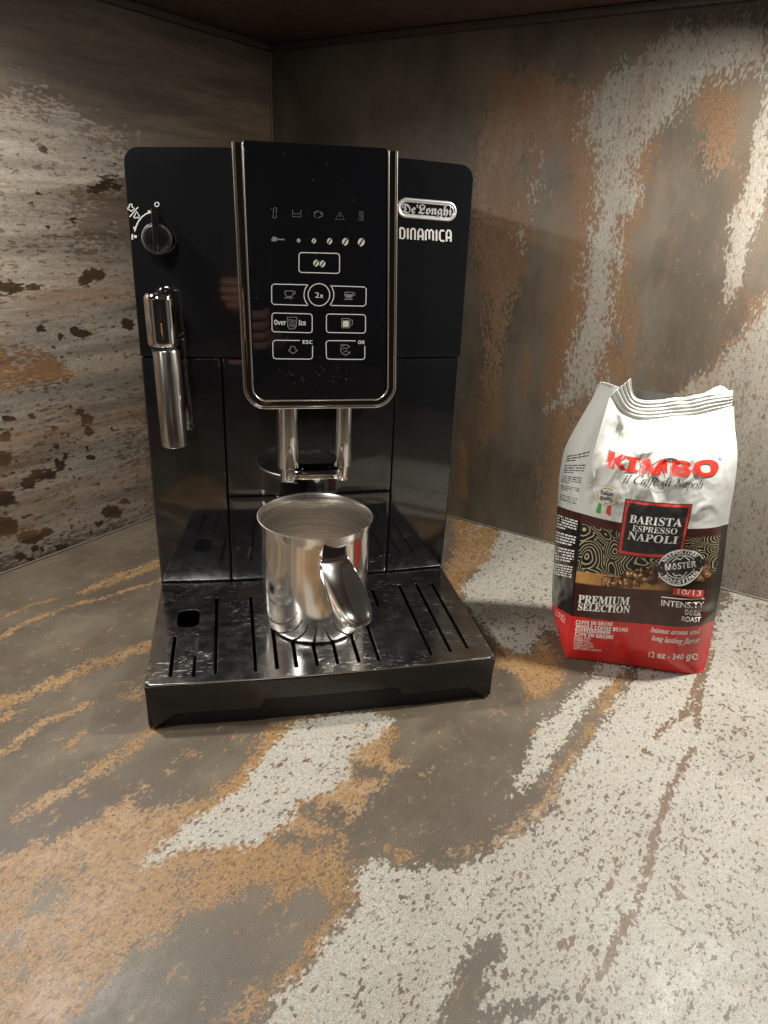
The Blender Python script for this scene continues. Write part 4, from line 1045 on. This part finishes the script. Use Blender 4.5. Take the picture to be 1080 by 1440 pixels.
for k, c in enumerate(cols):
    V, F, offs = [], [], []
    for (vs, fs), i in bl[k]:
        n0 = len(V); o_ = .0003+i*.0000025+{3: 0, 0: .0000012, 1: .0000016, 2: .0000028}[k]
        V += [bag_pt_g(v[0], v[1], o_)-BO for v in vs]; F += [tuple(q+n0 for q in f) for f in fs]
    mesh('bean_picture', V, F, c, bag)
# round stamp
st_ = px_ab((957, 796.5))
def sp_(r, t): return (st_[0]+r*math.cos(t)/.100, st_[1]+r*math.sin(t)/.205)
OFF = .0009
bag_print([abdisc(st_, .0150, 40)], M_char, 'stamp', OFF)
rot0 = math.radians(10)
rib = [abring(st_, .0142, 18, 172, .0055, 40), abring(st_, .0142, 198, 352, .0055, 40), abring(st_, .0093, 28, 165, .0035, 24), abring(st_, .0093, 205, 342, .0035, 24)]
def arc_text(body, r, t0, t1, h, inside=False):
    V, F = text2d(body, .01); out = []
    for v in V:
        t = math.radians(t0+(t1-t0)*v[0]); rad = r+v[1]*h*(-1 if inside else 1); out.append(sp_(rad, t))
    return out, F
rib += [arc_text(SANSB('NEAPOLITAN'), .0105, 158, 38, .0030), arc_text(SANSB('ROASTING'), .0133, 216, 334, .0028, True)]
rib += [txt(SANSB('MASTER'), (935.5, 802), (979.5, 796.8), (934.8, 793.2), .012), ribbon([px_ab((929, 798.5)), px_ab((986, 789.5))], .005), ribbon([px_ab((930, 807)), px_ab((985, 799.5))], .005)]
rib += [ribbon([px_ab(p) for p in ((945, 790), (952, 785), (957, 787), (962, 782), (967, 786), (970, 788))], .005), ribbon([px_ab(p) for p in ((946, 806), (950, 810), (956, 808), (960, 811), (966, 804))], .005)]
bag_print(rib, M_winkb, 'stamp', OFF+.0003)
bag_print([quad_ab([(947, 826.6), (990.5, 829.6), (988.8, 841.3), (945.8, 836)], 6)], M_pred, 'intensity_label', .0012)
bag_print([txt(SANSB('10/13'), (953, 835.2), (985.5, 838), (953.8, 828))], M_winkb, 'intensity_label', .0015)
# unreadable small print on the side gusset
def side_pt(t, b, off=.0004):
    i = min(max(t, 0), 1)*(len(ts)-1); j = min(max(b, 0), 1)*(len(bb)-1); i0, j0 = min(int(i), len(ts)-2), min(int(j), len(bb)-2); u, v = i-i0, j-j0
    P = (GS[j0, i0]*(1-u)+GS[j0, i0+1]*u)*(1-v)+(GS[j0+1, i0]*(1-u)+GS[j0+1, i0+1]*u)*v; d = CAM-P; return P+d/np.linalg.norm(d)*off
def side_lines(b0, b1, t0, t1, mat, n, bold, gaps):
    V, F = [], []
    for k in range(n):
        if k in gaps: continue
        b = b1-(b1-b0)*k/(n-1); t = t0; end = t1 if (k+1) not in gaps else t0+(t1-t0)*rng.uniform(.4, .9)
        while t < end:
            w = rng.uniform(.05, .16); h = (b1-b0)/n*.55*bold; e = min(t+w, end); m = len(V)
            for q in ((t, b), (e, b), (e, b+h), (t, b+h)): V.append(side_pt(1-q[0], q[1])-BO)
            F.append((m, m+1, m+2, m+3)); t = e+.03
    mesh('side_print', V, F, mat, bag)
side_lines(.595, .83, .12, .80, M_ink, 22, .75, {3, 8, 13, 17, 18})
side_lines(.33, .525, .05, .92, M_winkb, 22, 1.0, {5, 10, 16})
side_lines(.125, .155, .35, .8, M_winkb, 4, .8, set())

# ------------------------------------------------------------------ room behind the photographer (seen only in reflections)
M_wallp = simple('room_paint', (.10, .085, .07), .7); M_wood = simple('room_wood', (.34, .15, .07), .5)
tag(box('room_wall', (-4, -3.65, -1), (4, -3.5, 1.65), M_wallp), kind='structure')
tag(box('room_ceiling', (-4, -3.5, 1.60), (4, .6, 1.66), simple('ceiling_paint', (.45, .43, .40), .8)), kind='structure')

M_phone = simple('phone_glass', (.01, .01, .012), .15); M_skin = simple('skin', (.62, .30, .20), .5, bump=(220, .3, .0004)); M_sleeve = simple('dark_sleeve', (.03, .03, .035), .8)
ph = empty('phone', tuple(CAM-FW*.010-UP*.055)); tag(ph, 'dark phone held in front of the counter taking the picture', 'phone')
R3 = Matrix(((RT[0], UP[0], -FW[0]), (RT[1], UP[1], -FW[1]), (RT[2], UP[2], -FW[2]))); ph.rotation_euler = R3.to_euler()
bm = bmesh.new(); bm_box(bm, (-.060, -.105, -.0045), (.012, .055, .0045)); finish(bm, 'phone_body', M_phone, ph, .003)
HO = CAM-FW*.010-UP*.055
def hp(x, y, z): return tuple(HO+RT*x+UP*y-FW*z)
hv, he, hr = [], [], []
def chain(pts, rad, start=None):
    k = start
    for p, r in zip(pts, rad):
        hv.append(hp(*p)); hr.append(r)
        if k is not None: he.append((k, len(hv)-1))
        k = len(hv)-1
    return k
HX, HY = -.066, -.030
w = chain([(.16+HX, -.22+HY, .12), (.105+HX, -.15+HY, .075), (.076+HX, -.075+HY, .024)], [.028, .025, .027])
for i, (y, L) in enumerate(((-.030, .95), (-.050, 1.0), (-.070, .95), (-.089, .80))):
    chain([(.064+HX, y+HY, .002), (.052+HX, y+.002+HY, -.017), (.050-.030*L+HX, y+.004+HY, -.020), (.050-.054*L+HX, y+.004+HY, -.016)], [.0108, .0095, .0088, .0074], w)
chain([(.056+HX, -.060+HY, .026), (.036+HX, -.030+HY, .022), (.012+HX, -.012+HY, .018)], [.014, .0105, .009], w)
me = bpy.data.meshes.new('hand'); me.from_pydata(hv, he, []); me.update()
bm = bmesh.new(); bm.from_mesh(me); lay = bm.verts.layers.skin.verify()
for v, r in zip(bm.verts, hr): v[lay].radius = (r, r)
bm.verts.ensure_lookup_table(); bm.verts[0][lay].use_root = True
bm.to_mesh(me); bm.free()
hd_ = link('hand', me, M_skin); hd_.modifiers.new('s', 'SKIN'); ss_ = hd_.modifiers.new('u', 'SUBSURF'); ss_.levels = 2; ss_.render_levels = 2
tag(hd_, 'bare right hand with fingers curled round the dark phone', 'hand')
print('scene built')
